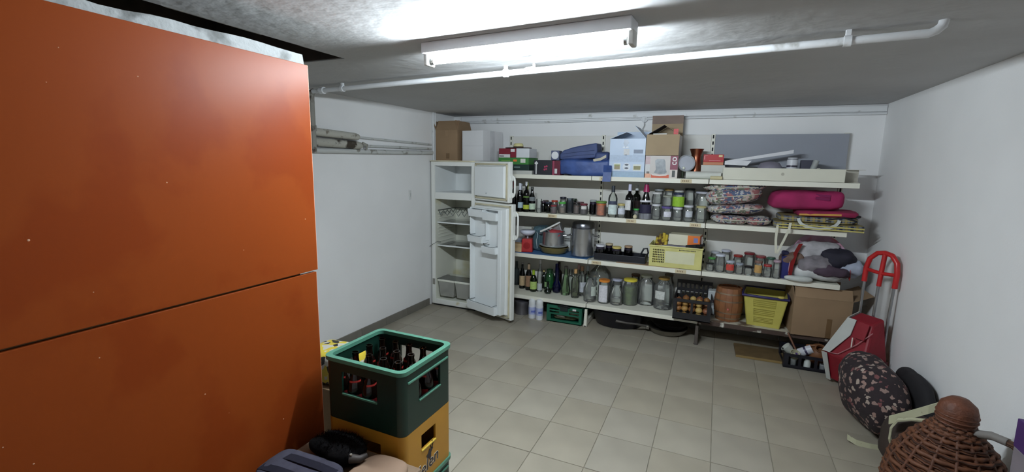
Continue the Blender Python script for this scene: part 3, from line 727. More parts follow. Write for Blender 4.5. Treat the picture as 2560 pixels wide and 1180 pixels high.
dec(t, w1, h3, 0.50, 0.62, 0.42, 0.72, (226, 120, 60)); dec(t, w1, h3, 0.74, 0.90, 0.25, 0.85, (214, 214, 206)); dec(t, w1, h3, 0.1, 0.4, 0.5, 0.62, (120, 160, 80))
zt_ += h3
t, w1, h4 = stack_box(1247, 1290, 394, 371, zt_, 0.20, (124, 26, 44), 'carton', 'maroon and white carton lying on the green game box')
dec(t, w1, h4, 0.02, 0.66, 0.0, 0.36, (214, 210, 210)); dec(t, w1, h4, 0.68, 0.92, 0.62, 0.95, (220, 216, 214)); dec(t, w1, h4, 0.05, 0.3, 0.12, 0.2, (150, 150, 150)); dec(t, w1, h4, 0.66, 0.69, 0.0, 1.0, (80, 16, 30))
t, w1, h5 = stack_box(1290.5, 1323, 394, 371, zt_, 0.20, (212, 214, 218), 'carton', 'shiny white carton beside the maroon one on the green game box')
zh = zt_+max(h4, h5)
hp = onY(1295, 371, YA+0.09)
t = thing('straw_hat', 'dark brimmed hat with a pale yellow crown topping the box stack', 'hat', (hp.x, YA+0.10, zh+0.001))
MB().lathe([(0.0001, 0.004), (0.135, 0.002), (0.14, 0.006), (0.135, 0.010), (0.052, 0.013), (0.0001, 0.013)], 24, sy=0.75).build('brim', pm((58, 42, 40), 0.8), t, smooth=40)
MB().lathe([(0.050, 0.012), (0.052, 0.028), (0.046, 0.046), (0.038, 0.052), (0.0001, 0.052)], 22, sy=0.85).build('crown', pm((216, 208, 150), 0.8), t, smooth=40)
MB().lathe([(0.0525, 0.013), (0.0535, 0.019), (0.0525, 0.021)], 22, sy=0.85).build('band', pm((72, 56, 48), 0.8), t, smooth=40)
# dark gift boxes
t, w1, h6 = stack_box(1334, 1379, 432, 400, Z1, 0.13, (34, 34, 42), 'gift_box', 'black gift box with a pink flower print beside the board games')
for q, (fx, fz) in enumerate(((.62, .55), (.70, .40), (.60, .36), (.72, .58))): MB().lathe([(0.010, 0), (0.007, 0.0008)], 7).rot(PI/2, 'X').move((-w1/2+w1*fx, -0.0002, h6*fz)).build('flower_print', pm((170, 52, 88), 0.5), t)
dec(t, w1, h6, 0.10, 0.18, 0.05, 0.65, (190, 190, 190)); MB().lathe([(0.02, 0), (0.02, 0.001)], 4).rot(PI/2, 'X').move((-w1/2+w1*0.14, 0, h6*0.78)).build('white_seal', pm((216, 216, 216), 0.5), t)
t, w1, h7 = stack_box(1380.5, 1400, 432, 402, Z1, 0.12, (96, 22, 44), 'gift_box', 'dark crimson gift box wedged beside the blue bag')
dec(t, w1, h7, 0.0, 0.25, 0.0, 1.0, (150, 60, 84)); dec(t, w1, h7, 0.30, 0.62, 0.12, 0.45, (212, 212, 212))
c_ = onY(1389, 402, YA+0.06)
t = thing('paper_roll_box', 'white rounded packet standing on the dark gift boxes', 'packet', (c_.x, YA+0.05, Z1+max(h6, h7)+0.0005))
m = MB(); m.box(-0.045, 0, 0, 0.038, 0.09, 0.092); m.build('sleeve', pm((86, 92, 122), 0.6), t, bevel=0.004)
MB().lathe([(0.036, 0), (0.036, 0.003)], 20).rot(PI/2, 'X').move((-0.004, 0, 0.046)).build('white_front', pm((222, 222, 224), 0.6), t)
# blue bags
def cloth_body(xa, xb, yb, yt, zs, dep, mat, name, label, cat, yf, amp=0.012, p=3.0, seed=1, fr=9.0, rot=0.0, top=1.0, bname='fabric_body', n=18):
    A = onY(xa, yb, yf); B = onY(xb, yb, yf); h = onY((xa+xb)/2, yt, yf+dep*0.35).z-zs
    t = thing(name, label, cat, ((A.x+B.x)/2, yf+dep/2, zs))
    m = MB().soft(B.x-A.x, dep, h, p, amp, fr, seed, n, top=top)
    if rot: m.rot(rot, 'Y'); mz = min(v[2] for v in m.v); m.move((0, 0, -mz))
    m.build(bname, mat, t, smooth=70); return t, B.x-A.x, h
M_blue = pm((58, 82, 140), 0.45, var=0.2, scale=14, bump=0.3, bscale=18); M_navy = pm((62, 76, 120), 0.6, var=0.15, scale=10, bump=0.3, bscale=18)
t, w1, h1 = cloth_body(1393, 1526, 436, 398, Z1, 0.27, M_blue, 'blue_bag', 'crumpled shiny blue plastic bag lying on the top shelf', 'bag', 4.215, amp=0.016, p=6, seed=3, n=22)
MB().ribbon([(w1*0.44, -0.13, 0.10), (w1*0.46, -0.17, 0.04), (w1*0.45, -0.178, -0.045)], (1, 0, 0), 0.075, 0.006).build('hanging_corner', M_blue, t)
zb_ = Z1+h1*0.93
A = onY(1400, 398, 4.25); t = thing('folded_jacket', 'folded slate blue cloth slanting on top of the blue bag', 'cloth', (A.x, 4.25, zb_-0.004))
ol = [(1400, 399), (1399, 386), (1408, 376), (1432, 368), (1462, 362), (1492, 357), (1494, 394), (1470, 396), (1430, 399)]
MB().slab([tuple(onY(x_, y_, 4.25)-Vector((A.x, 4.25, zb_-0.004))) for x_, y_ in ol], (0, 1, 0), 0.2).build('fabric_body', M_navy, t, bevel=0.012)
for k in range(2): MB().ribbon([(0.02, -0.002, 0.03+k*.03), (0.18, -0.004, 0.05+k*.032), (0.33, -0.002, 0.06+k*.036)], (0, 0.2, 1), 0.004, 0.003).build('fold', pm((48, 60, 100), 0.7), t)
t = thing('folded_cloth', 'grey blue cloth with a pale tag between the bag and the appliance box', 'cloth', (onY(1507, 395, 4.3).x, 4.30, zb_-0.01))
MB().soft(0.13, 0.16, 0.085, 4, 0.01, 9, 8).build('fabric_body', M_navy, t, smooth=70)
MB().ribbon([(-0.07, -0.075, 0.01), (0.0, -0.086, 0.022), (0.05, -0.084, 0.05)], (0, -0.4, 1), 0.026, 0.003).build('pale_tag', pm((196, 190, 172), 0.7), t)

# ------------------------------------------------------------------ top shelf, middle bay
M_lb = pm((188, 204, 226), 0.4, var=0.04, scale=6)
t, wA, hA = bx(1521, 1609, 440, 347, Z1, 'appliance_box', 'tall light blue appliance carton with loose top flaps on the top shelf', 'box', ymin=YF+0.005, ymax=YF+0.03)
carton(t, wA, 0.30, hA, M_lb, (('l', 0.15, 22), ('r', 0.15, 48), ('b', 0.08, 85)))
dec(t, wA, hA, 0.0, 1.0, 0.0, 0.14, (158, 182, 204)); dec(t, wA, hA, 0.0, 1.0, 0.14, 0.148, (120, 140, 170)); dec(t, wA, hA, 0.02, 0.99, 0.40, 0.58, (178, 194, 216), y=-0.0006)
dec(t, wA, hA, 0.13, 0.33, 0.17, 0.36, (216, 220, 220)); dec(t, wA, hA, 0.15, 0.31, 0.20, 0.30, (150, 140, 110), y=-0.0014); dec(t, wA, hA, 0.15, 0.31, 0.30, 0.33, (150, 160, 90), y=-0.0014)
dec(t, wA, hA, 0.68, 0.91, 0.17, 0.34, (216, 220, 214)); dec(t, wA, hA, 0.70, 0.89, 0.20, 0.30, (140, 136, 96), y=-0.0014)
MB().lathe([(0.034, 0), (0.034, 0.001)], 22).rot(PI/2, 'X').move((-wA/2+wA*0.5, 0, hA*0.27)).build('round_print', pm((212, 218, 226), 0.4), t)
for z_ in (0.235, 0.325): MB().lathe([(0.018, 0), (0.018, 0.0006)], 14, sy=0.45).rot(PI/2, 'X').move((-wA/2+wA*0.5, -0.0012, hA*z_)).build('dark_print', pm((70, 78, 92), 0.4), t)
dec(t, wA, hA, 0.68, 0.94, 0.62, 0.72, (128, 138, 158)); dec(t, wA, hA, 0.66, 0.94, 0.585, 0.592, (150, 162, 180)); dec(t, wA, hA, 0.40, 0.56, 0.58, 0.74, (206, 206, 208)); dec(t, wA, hA, 0.43, 0.50, 0.575, 0.59, (60, 64, 76), y=-0.0014)
MB().slab([(-wA/2+wA*0.38, -0.001, hA*0.88), (-wA/2+wA*0.44, -0.001, hA*0.76), (-wA/2+wA*0.54, -0.001, hA*0.90), (-wA/2+wA*0.50, -0.001, hA*0.97), (-wA/2+wA*0.40, -0.001, hA*0.98)], (0, -1, 0), 0.0008).build('emblem', pm((142, 154, 172), 0.25), t)
dec(t, wA, hA, 0.37, 0.53, 0.76, 0.80, (226, 232, 240))
# coffee machine carton
t, wB, hB = bx(1611, 1692, 441, 337, Z1, 'coffee_machine_box', 'open coffee machine carton with a jug print and hanging brown flap', 'box', ymin=YF+0.006, ymax=YF+0.03)
M_cof = pm((196, 190, 186), 0.45, var=0.04); M_kr = pm((166, 146, 118), 0.85, var=0.06, scale=6)
carton(t, wB, 0.29, hB, M_cof, (), inner=pm((90, 80, 74), 0.9))
MB().box(-wB/2, -0.02, 0, wB/2, 0.001, hB*0.485).rot(math.radians(172), 'X').move((0, -0.004, hB+0.003)).build('front_flap', M_kr, t)
MB().box(-wB/2, 0.286, hB, wB/2, 0.289, hB+0.115).build('back_flap', M_kr, t); MB().box(-wB/2, 0.284, hB+0.115, wB/2, 0.287, hB+0.19).build('tuck_flap', pm((140, 122, 112), 0.85), t)
MB().slab([(-wB/2, 0.01, hB), (-wB/2, 0.28, hB), (0.0, 0.26, hB+0.085), (0.0, 0.04, hB+0.085)], (0, 0, 1), 0.003).build('side_flap', pm((84, 80, 84), 0.85), t)
MB().slab([(wB/2, 0.01, hB), (wB/2, 0.28, hB), (0.01, 0.26, hB+0.08), (0.01, 0.04, hB+0.08)], (0, 0, 1), 0.003).build('side_flap', M_kr, t)
MB().box(wB*0.30, 0.02, hB+0.004, wB*0.44, 0.024, hB+0.05).build('red_seal', pm((206, 60, 64), 0.5), t)
MB().box(-wB*0.32, 0.015, hB-0.01, wB*0.1, 0.05, hB+0.012).build('white_insert', pm((224, 224, 220), 0.7), t)
dec(t, wB, hB, 0.20, 0.75, 0.0, 0.08, (206, 92, 56)); dec(t, wB, hB, 0.0, 0.18, 0.0, 0.10, (226, 170, 140)); dec(t, wB, hB, 0.0, 0.15, 0.10, 0.32, (206, 206, 206)); dec(t, wB, hB, 0.05, 0.14, 0.10, 0.15, (110, 104, 100), y=-0.0014)
dec(t, wB, hB, 0.0, 0.15, 0.32, 0.50, (200, 176, 180)); dec(t, wB, hB, 0.77, 1.0, 0.20, 0.56, (132, 56, 78)); dec(t, wB, hB, 0.77, 1.0, 0.0, 0.20, (214, 204, 196)); dec(t, wB, hB, 0.84, 0.93, 0.03, 0.18, (66, 70, 68), y=-0.0014)
text('co', 'lettering', pm((226, 220, 220), 0.5), t, 0.075, (-wB/2+wB*0.875, -0.0016, hB*0.40), (0, 0, 1), (-1, 0, 0), bold=0.001)
MB().slab([(-wB/2+wB*x_, -0.001, hB*z_) for x_, z_ in ((.30, .40), (.34, .20), (.28, .12), (.46, .09), (.62, .10), (.68, .14), (.64, .22), (.62, .38), (.58, .44), (.36, .44))], (0, -1, 0), 0.0008).build('jug_print', pm((128, 134, 140), 0.3, var=0.3, scale=30), t)
MB().slab([(-wB/2+wB*x_, -0.0012, hB*z_) for x_, z_ in ((.18, .10), (.24, .06), (.46, .045), (.66, .06), (.74, .10), (.66, .085), (.46, .075), (.26, .085))], (0, -1, 0), 0.001).build('rim_print', pm((224, 222, 218), 0.4), t)
# copper vase, ball with mirror face, boxes and rolls
c, r = place(1738, 437, Z1, 26); hv = topz(1737, 373, c)-Z1
c.y = 4.42; c.x = onY(1738, 430, 4.42).x; hv = onY(1738, 372, 4.42).z-Z1
t = thing('copper_vase', 'tall flared copper vase at the back of the top shelf', 'vase', c)
MB().shell([(0.0001, 0.002), (0.048, 0.003), (0.050, 0.02), (0.046, hv*0.45), (0.040, hv*0.68), (0.042, hv*0.8), (0.056, hv*0.97), (0.060, hv), (0.056, hv), (0.038, hv*0.8), (0.036, hv*0.68)], 22).build('copper_body', pm((190, 120, 92), 0.3, 1.0, var=0.15), t, smooth=50)
c = onY(1716, 408, 4.30); 
t = thing('mirror_alarm_clock', 'round silver faced clock with small bright feet beside the copper vase', 'clock', (c.x, 4.30, Z1), math.radians(14))
rb = 0.072; zc_ = c.z-Z1
MB().lathe([(0.0001, 0), (rb*0.9, 0.004), (rb, 0.018), (rb*0.94, 0.05), (rb*0.5, 0.08), (0.0001, 0.085)], 26).rot(-PI/2, 'X').move((0, 0, zc_)).build('case', pm((160, 166, 176), 0.25, 0.8), t, smooth=50)
MB().lathe([(0.0001, 0.0), (rb*0.86, 0.001), (rb*0.86, 0.004), (0.0001, 0.004)], 26).rot(-PI/2, 'X').move((0, -0.003, zc_)).build('mirror_face', pm((206, 212, 224), 0.15, 0.55, var=0.0), t, smooth=30)
m = MB(); m.tube([(rb*0.95*math.cos(a_*2*PI/28), 0, zc_+rb*0.95*math.sin(a_*2*PI/28)) for a_ in range(28)], 0.006, 6, closed=True); m.build('rim', pm((226, 230, 236), 0.2, 0.6), t, smooth=60)
MB().tube([(-0.02, 0.02, zc_-rb*0.8), (-0.025, 0.0, 0.004)], 0.010, 8).build('foot', pm((50, 58, 40), 0.4), t, smooth=60); MB().tube([(0.03, 0.02, zc_-rb*0.8), (0.035, 0.02, 0.004)], 0.010, 8).build('foot', pm((50, 58, 40), 0.4), t, smooth=60)
MB().soft(0.024, 0.024, 0.024, 2).move((-0.022, -0.014, zc_-rb*0.75)).build('bright_knob', pm((236, 240, 226), 0.2), t, smooth=60)
def roll(px_a, px_b, ypx, yf, z, r, col, name, label, cat='roll', slant=0.0):
    A = onY(px_a, ypx, yf); B = onY(px_b, ypx, yf)
    t = thing(name, label, cat, ((A.x+B.x)/2, yf+r, z)); h = (B.x-A.x)/2
    m = MB().tube([(-h, 0, r), (-h*0.5, 0, r), (0, 0, r), (h*0.5, 0, r), (h, 0, r+slant)], r, 16); m.build('rolled_sheet', pm(col, 0.6, var=0.05), t, smooth=50)
    MB().tube([(-h-0.0006, 0, r), (-h+0.004, 0, r)], r*0.62, 12).build('hollow_end', pm((120, 116, 108), 0.8), t, smooth=50)
    return t
roll(1714, 1803, 437, 4.215, Z1, 0.032, (206, 208, 200), 'paper_roll', 'thick off-white roll lying at the shelf front below the red box')
roll(1776, 1806, 440, 4.203, Z1, 0.0145, (200, 190, 150), 'paper_roll', 'short thin straw coloured roll in front of the thick white roll') .location.y = 4.19
t, w1, h1 = stack_box(1752, 1812, 425, 413, Z1, 0.10, (196, 196, 188), 'flat_carton', 'flat white carton behind the thick paper roll', yf=4.30)
zz = Z1+h1
t2, w2, h2_ = stack_box(1757, 1808, 413, 405, zz, 0.09, (190, 122, 84), 'wooden_case', 'flat orange brown case under the red box', yf=4.305)
t3, w3, h3_ = stack_box(1758, 1809, 404, 386, zz+h2_, 0.09, (178, 34, 40), 'red_box', 'glossy red box with a gold seal on the top shelf', yf=4.305)
dec(t3, w3, h3_, 0.75, 0.93, 0.66, 0.92, (222, 206, 150)); dec(t3, w3, h3_, 0.28, 0.85, 0.12, 0.22, (206, 120, 124)); dec(t3, w3, h3_, 0.03, 0.08, 0.3, 0.8, (206, 130, 130)); dec(t3, w3, h3_, 0.06, 0.2, 0.84, 0.9, (206, 130, 130))

# ------------------------------------------------------------------ top shelf, right bay
M_cream = pm((214, 212, 196), 0.55, var=0.04, scale=4)
A = onY(1806, 440, 4.212); B = onY(2112, 452, 4.212)
t = thing('long_tray', 'long cream metal tray lying across the top shelf of the right bay', 'tray', ((A.x+B.x)/2, 4.205, Z1+0.0015)); wl = B.x-A.x; hl = 0.100
m = MB(); m.box(-wl/2, 0, 0, wl/2, 0.003, hl); m.box(-wl/2, 0.20, 0, wl/2, 0.203, hl*0.8); m.box(-wl/2, 0, 0, wl/2, 0.203, 0.003); m.box(-wl/2, 0, 0, -wl/2+0.003, 0.203, hl*0.9); m.box(wl/2-0.003, 0, 0, wl/2, 0.203, hl*0.9)
m.build('tray_body', M_cream, t, bevel=0.001)
for fx in (-0.32, 0.29): MB().lathe([(0.014, 0), (0.010, 0.006), (0.0001, 0.007)], 10).move((wl*fx, 0.003, hl-0.001)).build('rivet', M_cream, t, smooth=50)
MB().lathe([(0.012, 0), (0.012, 0.0006)], 12).rot(PI/2, 'X').move((0.01, 0, hl*0.55)).build('rust_spot', pm((176, 172, 158), 0.7), t)
A = onY(2114, 420, 4.30); B = onY(2152, 420, 4.30)
t = thing('channel_offcut', 'short grey metal channel end sticking out beyond the long tray', 'metal channel', ((A.x+B.x)/2+.002, 4.30, Z1+0.0015))
m = MB(); hw = (B.x-A.x)/2; m.box(-hw, 0, 0, hw, 0.10, 0.004); m.box(-hw, 0.045, 0.004, hw, 0.055, 0.095); m.box(-hw, 0, 0.095, hw+0.03, 0.10, 0.099); m.build('profile', pm((186, 182, 170), 0.5, var=0.1), t)
zt_ = Z1+0.115
def at_tray(x_, y_, yf): q = onY(x_, y_, yf); return q
A = at_tray(1815, 408, 4.30); B = at_tray(1984, 384, 4.36)
t = thing('white_profile_bar', 'long white bar lying slanted over the long tray', 'bar', (0, 0, 0)); MB().slab([A, A+Vector((0.0, 0, 0.022)), B+Vector((0, 0, 0.03)), B], (0, 1, 0), 0.03).build('bar_body', pm((222, 222, 226), 0.5, var=0.02), t, bevel=0.002)
MB().slab([A+Vector((-0.01, -0.002, -0.012)), A+Vector((-0.01, -0.002, 0.018)), A+Vector((0.19, -0.002, 0.022)), A+Vector((0.16, -0.002, -0.018))], (0, 1, 0), 0.002).build('paper_wrap', pm((226, 226, 228), 0.6), t)
c = at_tray(1925, 415, 4.30)
t = thing('grey_lid', 'grey domed lid resting in the long tray under the white slat', 'lid', (c.x, 4.305, Z1+0.0015+0.004))
MB().lathe([(0.0001, 0), (0.093, 0.0), (0.095, 0.01), (0.09, 0.10), (0.07, 0.135), (0.03, 0.148), (0.0001, 0.15)], 24).build('dome', pm((126, 122, 136), 0.5, var=0.05), t, smooth=50)
c = at_tray(1980, 413, 4.31)
t = thing('white_jar', 'small white jar with a dark band standing in the long tray', 'jar', (c.x, 4.31, Z1+0.005)); hj = onY(1980, 396, 4.31).z-Z1
MB().lathe([(0.036, 0), (0.038, 0.004), (0.038, hj-0.02), (0.033, hj), (0.0001, hj)], 18).build('jar_body', pm((214, 216, 222), 0.4), t, smooth=40)
MB().shell([(0.0386, hj-0.075), (0.0386, hj-0.06)], 18).build('dark_band', pm((66, 62, 78), 0.4), t, smooth=40); MB().lathe([(0.039, 0), (0.039, 0.006)], 18, c=(0, 0, hj-0.014)).build('lid_rim', pm((60, 58, 70), 0.4), t, smooth=40)
c = at_tray(2005, 412, 4.36)
t = thing('dark_case', 'dark blue grey case behind the white jar in the tray', 'case', (c.x+0.02, 4.345, Z1+0.005)); MB().box(-0.03, 0, 0, 0.055, 0.05, 0.165).build('case_body', pm((70, 70, 84), 0.6), t, bevel=0.004)
c = at_tray(2028, 415, 4.28)
t = thing('plastic_tube', 'grey plastic tube leaning at the right end of the tray', 'tube', (c.x-0.01, 4.285, Z1+0.006)); MB().tube([(0, 0, 0), (0.045, 0.02, 0.16)], 0.021, 12).build('tube_body', pm((156, 160, 158), 0.5), t, smooth=50)

# ------------------------------------------------------------------ second shelf: bottles at the left
DK = (0.012, 0.016, 0.018); DG = (0.02, 0.05, 0.03)
bottle(1284, 528, 453, 14, Z2, 'dark bottle with a red neck, half hidden by the fridge door', DK, (110, 34, 40), 'champ')
bottle(1294, 531, 456, 16, Z2, 'dark bottle with white foil neck next to the fridge door', DK, (208, 212, 222), 'champ', stick=(170, 190, 200), sz=(.14, .34), soff=.5, capfrac=.28)
bottle(1302, 526, 458, 15, Z2, 'dark bottle with grey-white foil neck, second from the fridge door', DK, (176, 180, 192), 'champ', capfrac=.30)
bottle(1309, 531, 453, 16, Z2, 'slim dark bottle with a silver cap and yellow label on the second shelf', DK, (196, 198, 204), 'wine', stick=(178, 190, 62), sz=(.10, .24), stick2=(96, 130, 60), sz2=(.48, .53), capfrac=.12)
bottle(1317, 528, 455, 15, Z2, 'dark bottle with lime green foil neck and green label', DK, (172, 186, 84), 'champ', stick=(140, 178, 92), sz=(.10, .30), capfrac=.30)
bottle(1329, 530, 466, 18, Z2, 'dark bottle with a pale green label, right end of the bottle cluster', DK, (60, 64, 60), 'champ', stick=(196, 214, 190), sz=(.10, .34), capfrac=.10, stick2=(120, 126, 128), sz2=(.44, .60))
# jars on the second shelf, left bay
G_JL = 'preserve jars of the left bay, second shelf'
jar(1502, 541, 501, 27, Z2, 'orange jar of pickled peppers with a green lid', (110, 150, 66), CLEAR, (196, 98, 40), .97, group=G_JL, neck=.92)
jar(1459, 537, 507, 20, Z2, 'dark jar with maroon lid and a slanted white label', (110, 40, 52), CLEAR, (54, 38, 42), .9, stick=(214, 210, 206), sz=(.5, .78), group=G_JL, shalf=.7)
jar(1482, 537, 498, 19, Z2, 'purple-black jar with clear lid beside the orange jar', (150, 160, 160), DK, (32, 20, 46), .95, group=G_JL)
jar(1441, 536, 505, 18, Z2, 'brown jar with a black lid right of the smoky jar', (36, 28, 28), CLEAR, (72, 44, 34), .9, group=G_JL)
jar(1384, 535, 511, 17, Z2, 'small dark jar with a crimson lid at the front of the jam row', (132, 34, 46), CLEAR, (70, 24, 36), group=G_JL)
jar(1405, 534, 503, 20, Z2, 'jar with a bright green lid and beige filling', (80, 170, 70), CLEAR, (120, 98, 80), .6, group=G_JL)
jar(1424, 534, 494, 20, Z2, 'smoky grey glass jar without lid in the jam row', None, (.45, .50, .55), group=G_JL)
jar(1347, 532, 496, 14, Z2, 'slim clear glass with a brown rim beside the dark bottles', None, CLEAR, group=G_JL, name='drinking_glass', cat='glass', neck=1.0)
jar(1371, 532, 503, 17, Z2, 'dark jar with a blue-black lid in the jam row', (40, 46, 62), DK, (34, 20, 30), group=G_JL)
jar(1358, 531, 501, 15, Z2, 'dark jar with a plum lid right of the slim clear glass', (58, 40, 56), DK, (44, 16, 28), group=G_JL)
jar(1434, 530, 495, 16, Z2, 'dark jar with a dark green lid behind the smoky jar', (46, 62, 46), DK, (30, 34, 30), group=G_JL)
jar(1386, 527, 499, 17, Z2, 'dark jar with an orange-red lid at the back of the jam row', (196, 70, 48), CLEAR, (60, 22, 26), group=G_JL)
jar(1407, 526, 491, 17, Z2, 'taller jar with a black lid behind the green-lidded jar', (34, 34, 48), CLEAR, (40, 30, 36), group=G_JL)
for xc, yb, yt, w_, lb, lid in ((1417, 528, 500, 16, 'dark jar with a grey lid beside the black-lidded one', (70, 72, 76)), (1364, 525, 499, 16, 'dark jar with a brown lid in the back left of the jam row', (70, 50, 44)), (1450, 528, 503, 17, 'dark jar with a wine lid behind the slanted white label', (84, 30, 40))):
    jar(xc, yb, yt, w_, Z2, lb, lid, CLEAR, (50, 26, 32), .92, group=G_JL)
# middle bay
bottle(1530, 544, 463, 23, Z2, 'clear bottle with a black cap and pale label on the second shelf', (.90, .93, .90), (44, 50, 58), 'spirit', stick=(206, 220, 218), sz=(.10, .40), capfrac=.20, group='bottles', stick2=(64, 70, 92), sz2=(.41, .52))
jar(1549, 545, 507, 21, Z2, 'clear jar with gold lid and big white label', (196, 178, 110), CLEAR, stick=(206, 210, 222), sz=(.25, .68), group='clear jars of the middle bay')
bottle(1571, 547, 459, 21, Z2, 'dark wine bottle with a tall white label and lilac neck', DK, (196, 196, 220), 'wine', stick=(214, 214, 212), sz=(.25, .54), soff=-.5, shalf=.8, capfrac=.20)
bottle(1589, 540, 461, 21, Z2, 'green-black wine bottle with white neck behind the other wine bottles', DG, (210, 212, 214), 'wine', capfrac=.18, stick=(60, 44, 44), sz=(.2, .5))
t = bottle(1612, 549, 458, 29, Z2, 'large dark bottle with magenta foil and a white-banded navy label', DK, (44, 38, 48), 'cone', capfrac=.12, stick=(38, 34, 62), sz=(.18, .42), shalf=1.3, neckw=.30)
t['label'] = t['label']; q_ = t.children[0]
sticker(t, place(1612, 549, Z2, 29)[1], 0.155, 0.172, (214, 214, 220), face(t.location), 1.3)
MB().lathe([(0.030, .245), (0.022, .285), (0.016, .315), (0.015, .315)], 16).build('magenta_foil', pm((150, 34, 84), 0.35), t, smooth=50)
MB().shell([(0.058, 0.004), (0.059, 0.055)], 22).build('silver_base', pm((150, 152, 160), 0.25, 0.6), t, smooth=50)
jar(1593, 548, 520, 15, Z2, 'little jar with a bright green lid in front of the wine bottles', (70, 176, 80), CLEAR, (70, 90, 70), .5, group='clear jars of the middle bay')
c, r = place(1584, 547, Z2, 11); t = thing('garlic_bulb', 'pale round bulb lying in front of the wine bottles', 'bulb', c)
MB().lathe([(0.0001, 0), (r*0.6, 0.002), (r, r*0.8), (r*0.8, r*1.5), (r*0.2, r*2.0), (0.0001, r*2.2)], 14).build('bulb_body', pm((206, 196, 164), 0.7), t, smooth=60)
GM_ = 'clear jars of the middle bay'
front = [(1635, 551, 508, 23, 'front row clear jar with a white lid, leftmost of the front row', (212, 212, 218), None), (1665, 553, 514, 27, 'front row clear jar with purple lid and white square label', (92, 78, 140), (214, 214, 224)),
         (1692, 554, 516, 25, 'front row clear jar with a white lid, right of the purple-lidded one', (206, 206, 214), None), (1717, 556, 511, 25, 'front row clear jar with white lid and pale paper label', (204, 206, 214), (196, 200, 208)),
         (1750, 558, 513, 25, 'front row clear jar with gold lid beside the floral cushions', (176, 168, 120), None)]
fr_ = []
for xc, yb, yt, w_, lb, lid, stk in front:
    fr_.append(jar(xc, yb, yt, w_, Z2, lb, lid, CLEAR, stick=stk, sz=(.30, .66), shalf=.7, soff=.2, group=GM_))
def on_jar(k, dh, rr, label, lid, **kw):
    t0, c0, r0, h0 = fr_[k]; c = Vector(c0); c.z = Z2+h0+0.0005
    return jar(0, 0, 0, 0, 0, label, lid, CLEAR, group=GM_, c=c, r=rr, h=dh, **kw)
on_jar(0, .105, .045, 'clear jar with white lid stacked on the leftmost front jar', (206, 206, 206))
on_jar(1, .095, .042, 'clear jar with grey lid stacked on the purple-lidded jar', (150, 152, 140))
on_jar(2, .125, .049, 'jar with navy lid and lime green label stacked in the middle', (36, 44, 70), stick=(146, 190, 52), sz=(.06, .74), shalf=1.3, fill=.8, content=(110, 140, 60))
backr = [(1644, 538, 470, 23, 'clear jar with silver lid in the back row behind the stacked jars', (176, 180, 186)), (1668, 540, 470, 23, 'clear jar with brass lid in the back row of the middle bay', (160, 130, 66)),
         (1693, 541, 474, 23, 'clear jar with milky white lid behind the lime green label', (206, 206, 200)), (1717, 543, 469, 25, 'tall clear jar with a black lid in the back row', (44, 48, 48))]
for xc, yb, yt, w_, lb, lid in backr: jar(xc, yb, yt, w_, Z2, lb, lid, CLEAR, group=GM_)
c0 = fr_[4][1]; 
jar(1748, 545, 477, 37, Z2, 'wide clear jar with a white lid at the back beside the cushions', (200, 202, 214), CLEAR, group=GM_, content=(196, 196, 180), fill=.5)

# ------------------------------------------------------------------ second shelf, right bay: cushions and bags
M_flo = vor([(190, 190, 186), (84, 96, 124), (160, 104, 104), (176, 178, 184), (110, 116, 100), (190, 166, 160), (60, 68, 96), (206, 202, 190)], 25, name='floral_print', warp=0.25)
M_pipe = pm((186, 182, 166), 0.8, var=0.1)
def cushion(xa, xb, yb, yt, zs, dep, yf, label, seed, rot, mat=M_flo):
    A = onY(xa, yb, yf); B = onY(xb, yb, yf); h = onY((xa+xb)/2, yt, yf).z-onY((xa+xb)/2, yb, yf).z
    t = thing('floral_cushion', label, 'cushion', ((A.x+B.x)/2, yf+dep/2, zs), 0, 'floral cushions stacked on the second shelf'); w_ = B.x-A.x
    m = MB().soft(w_, dep, h, 2.6, 0.010, 8, seed, 16).rot(rot, 'Y'); dz = -min(v[2] for v in m.v); m.move((0, 0, dz)); m.build('cushion_body', mat, t, smooth=70)
    pts = []
    for i in range(36):
        a = 2*PI*i/36; ca, sa = math.cos(a), math.sin(a)
        pts.append((math.copysign(abs(ca)**.77, ca)*w_*.5, math.copysign(abs(sa)**.77, sa)*dep*.5, h*.5))
    p = MB().tube(pts, 0.005, 6, closed=True).rot(rot, 'Y').move((0, 0, dz)); p.build('piping', M_pipe, t, smooth=70)
    return t, h
R_ = math.radians
cushion(1774, 1872, 572, 548, Z2, .30, 4.215, 'flat floral cushion at the bottom, touching the shelf board', 2, 0)
cushion(1762, 1914, 551, 524, Z2+.078, .34, 4.215, 'third floral cushion from the top with grey blue lower side', 9, R_(-4))
cushion(1760, 1908, 532, 488, Z2+.155, .34, 4.205, 'thickest floral cushion in the middle of the stack', 14, R_(-7))
cushion(1756, 1916, 501, 480, Z2+.268, .33, 4.225, 'thin floral cushion on top of the stack', 21, R_(-3))
cushion(1864, 1930, 566, 543, Z2, .20, 4.23, 'small pink-flowered pad lying right of the cushion stack', 31, R_(-3))
M_pink = pm((150, 32, 84), 0.85, var=0.25, scale=7, bump=0.35, bscale=9)
M_blk = pm((22, 20, 24), 0.85, var=0.2)
M_pl = plaid((40, 46, 66), (120, 126, 136), (160, 144, 84), 9)
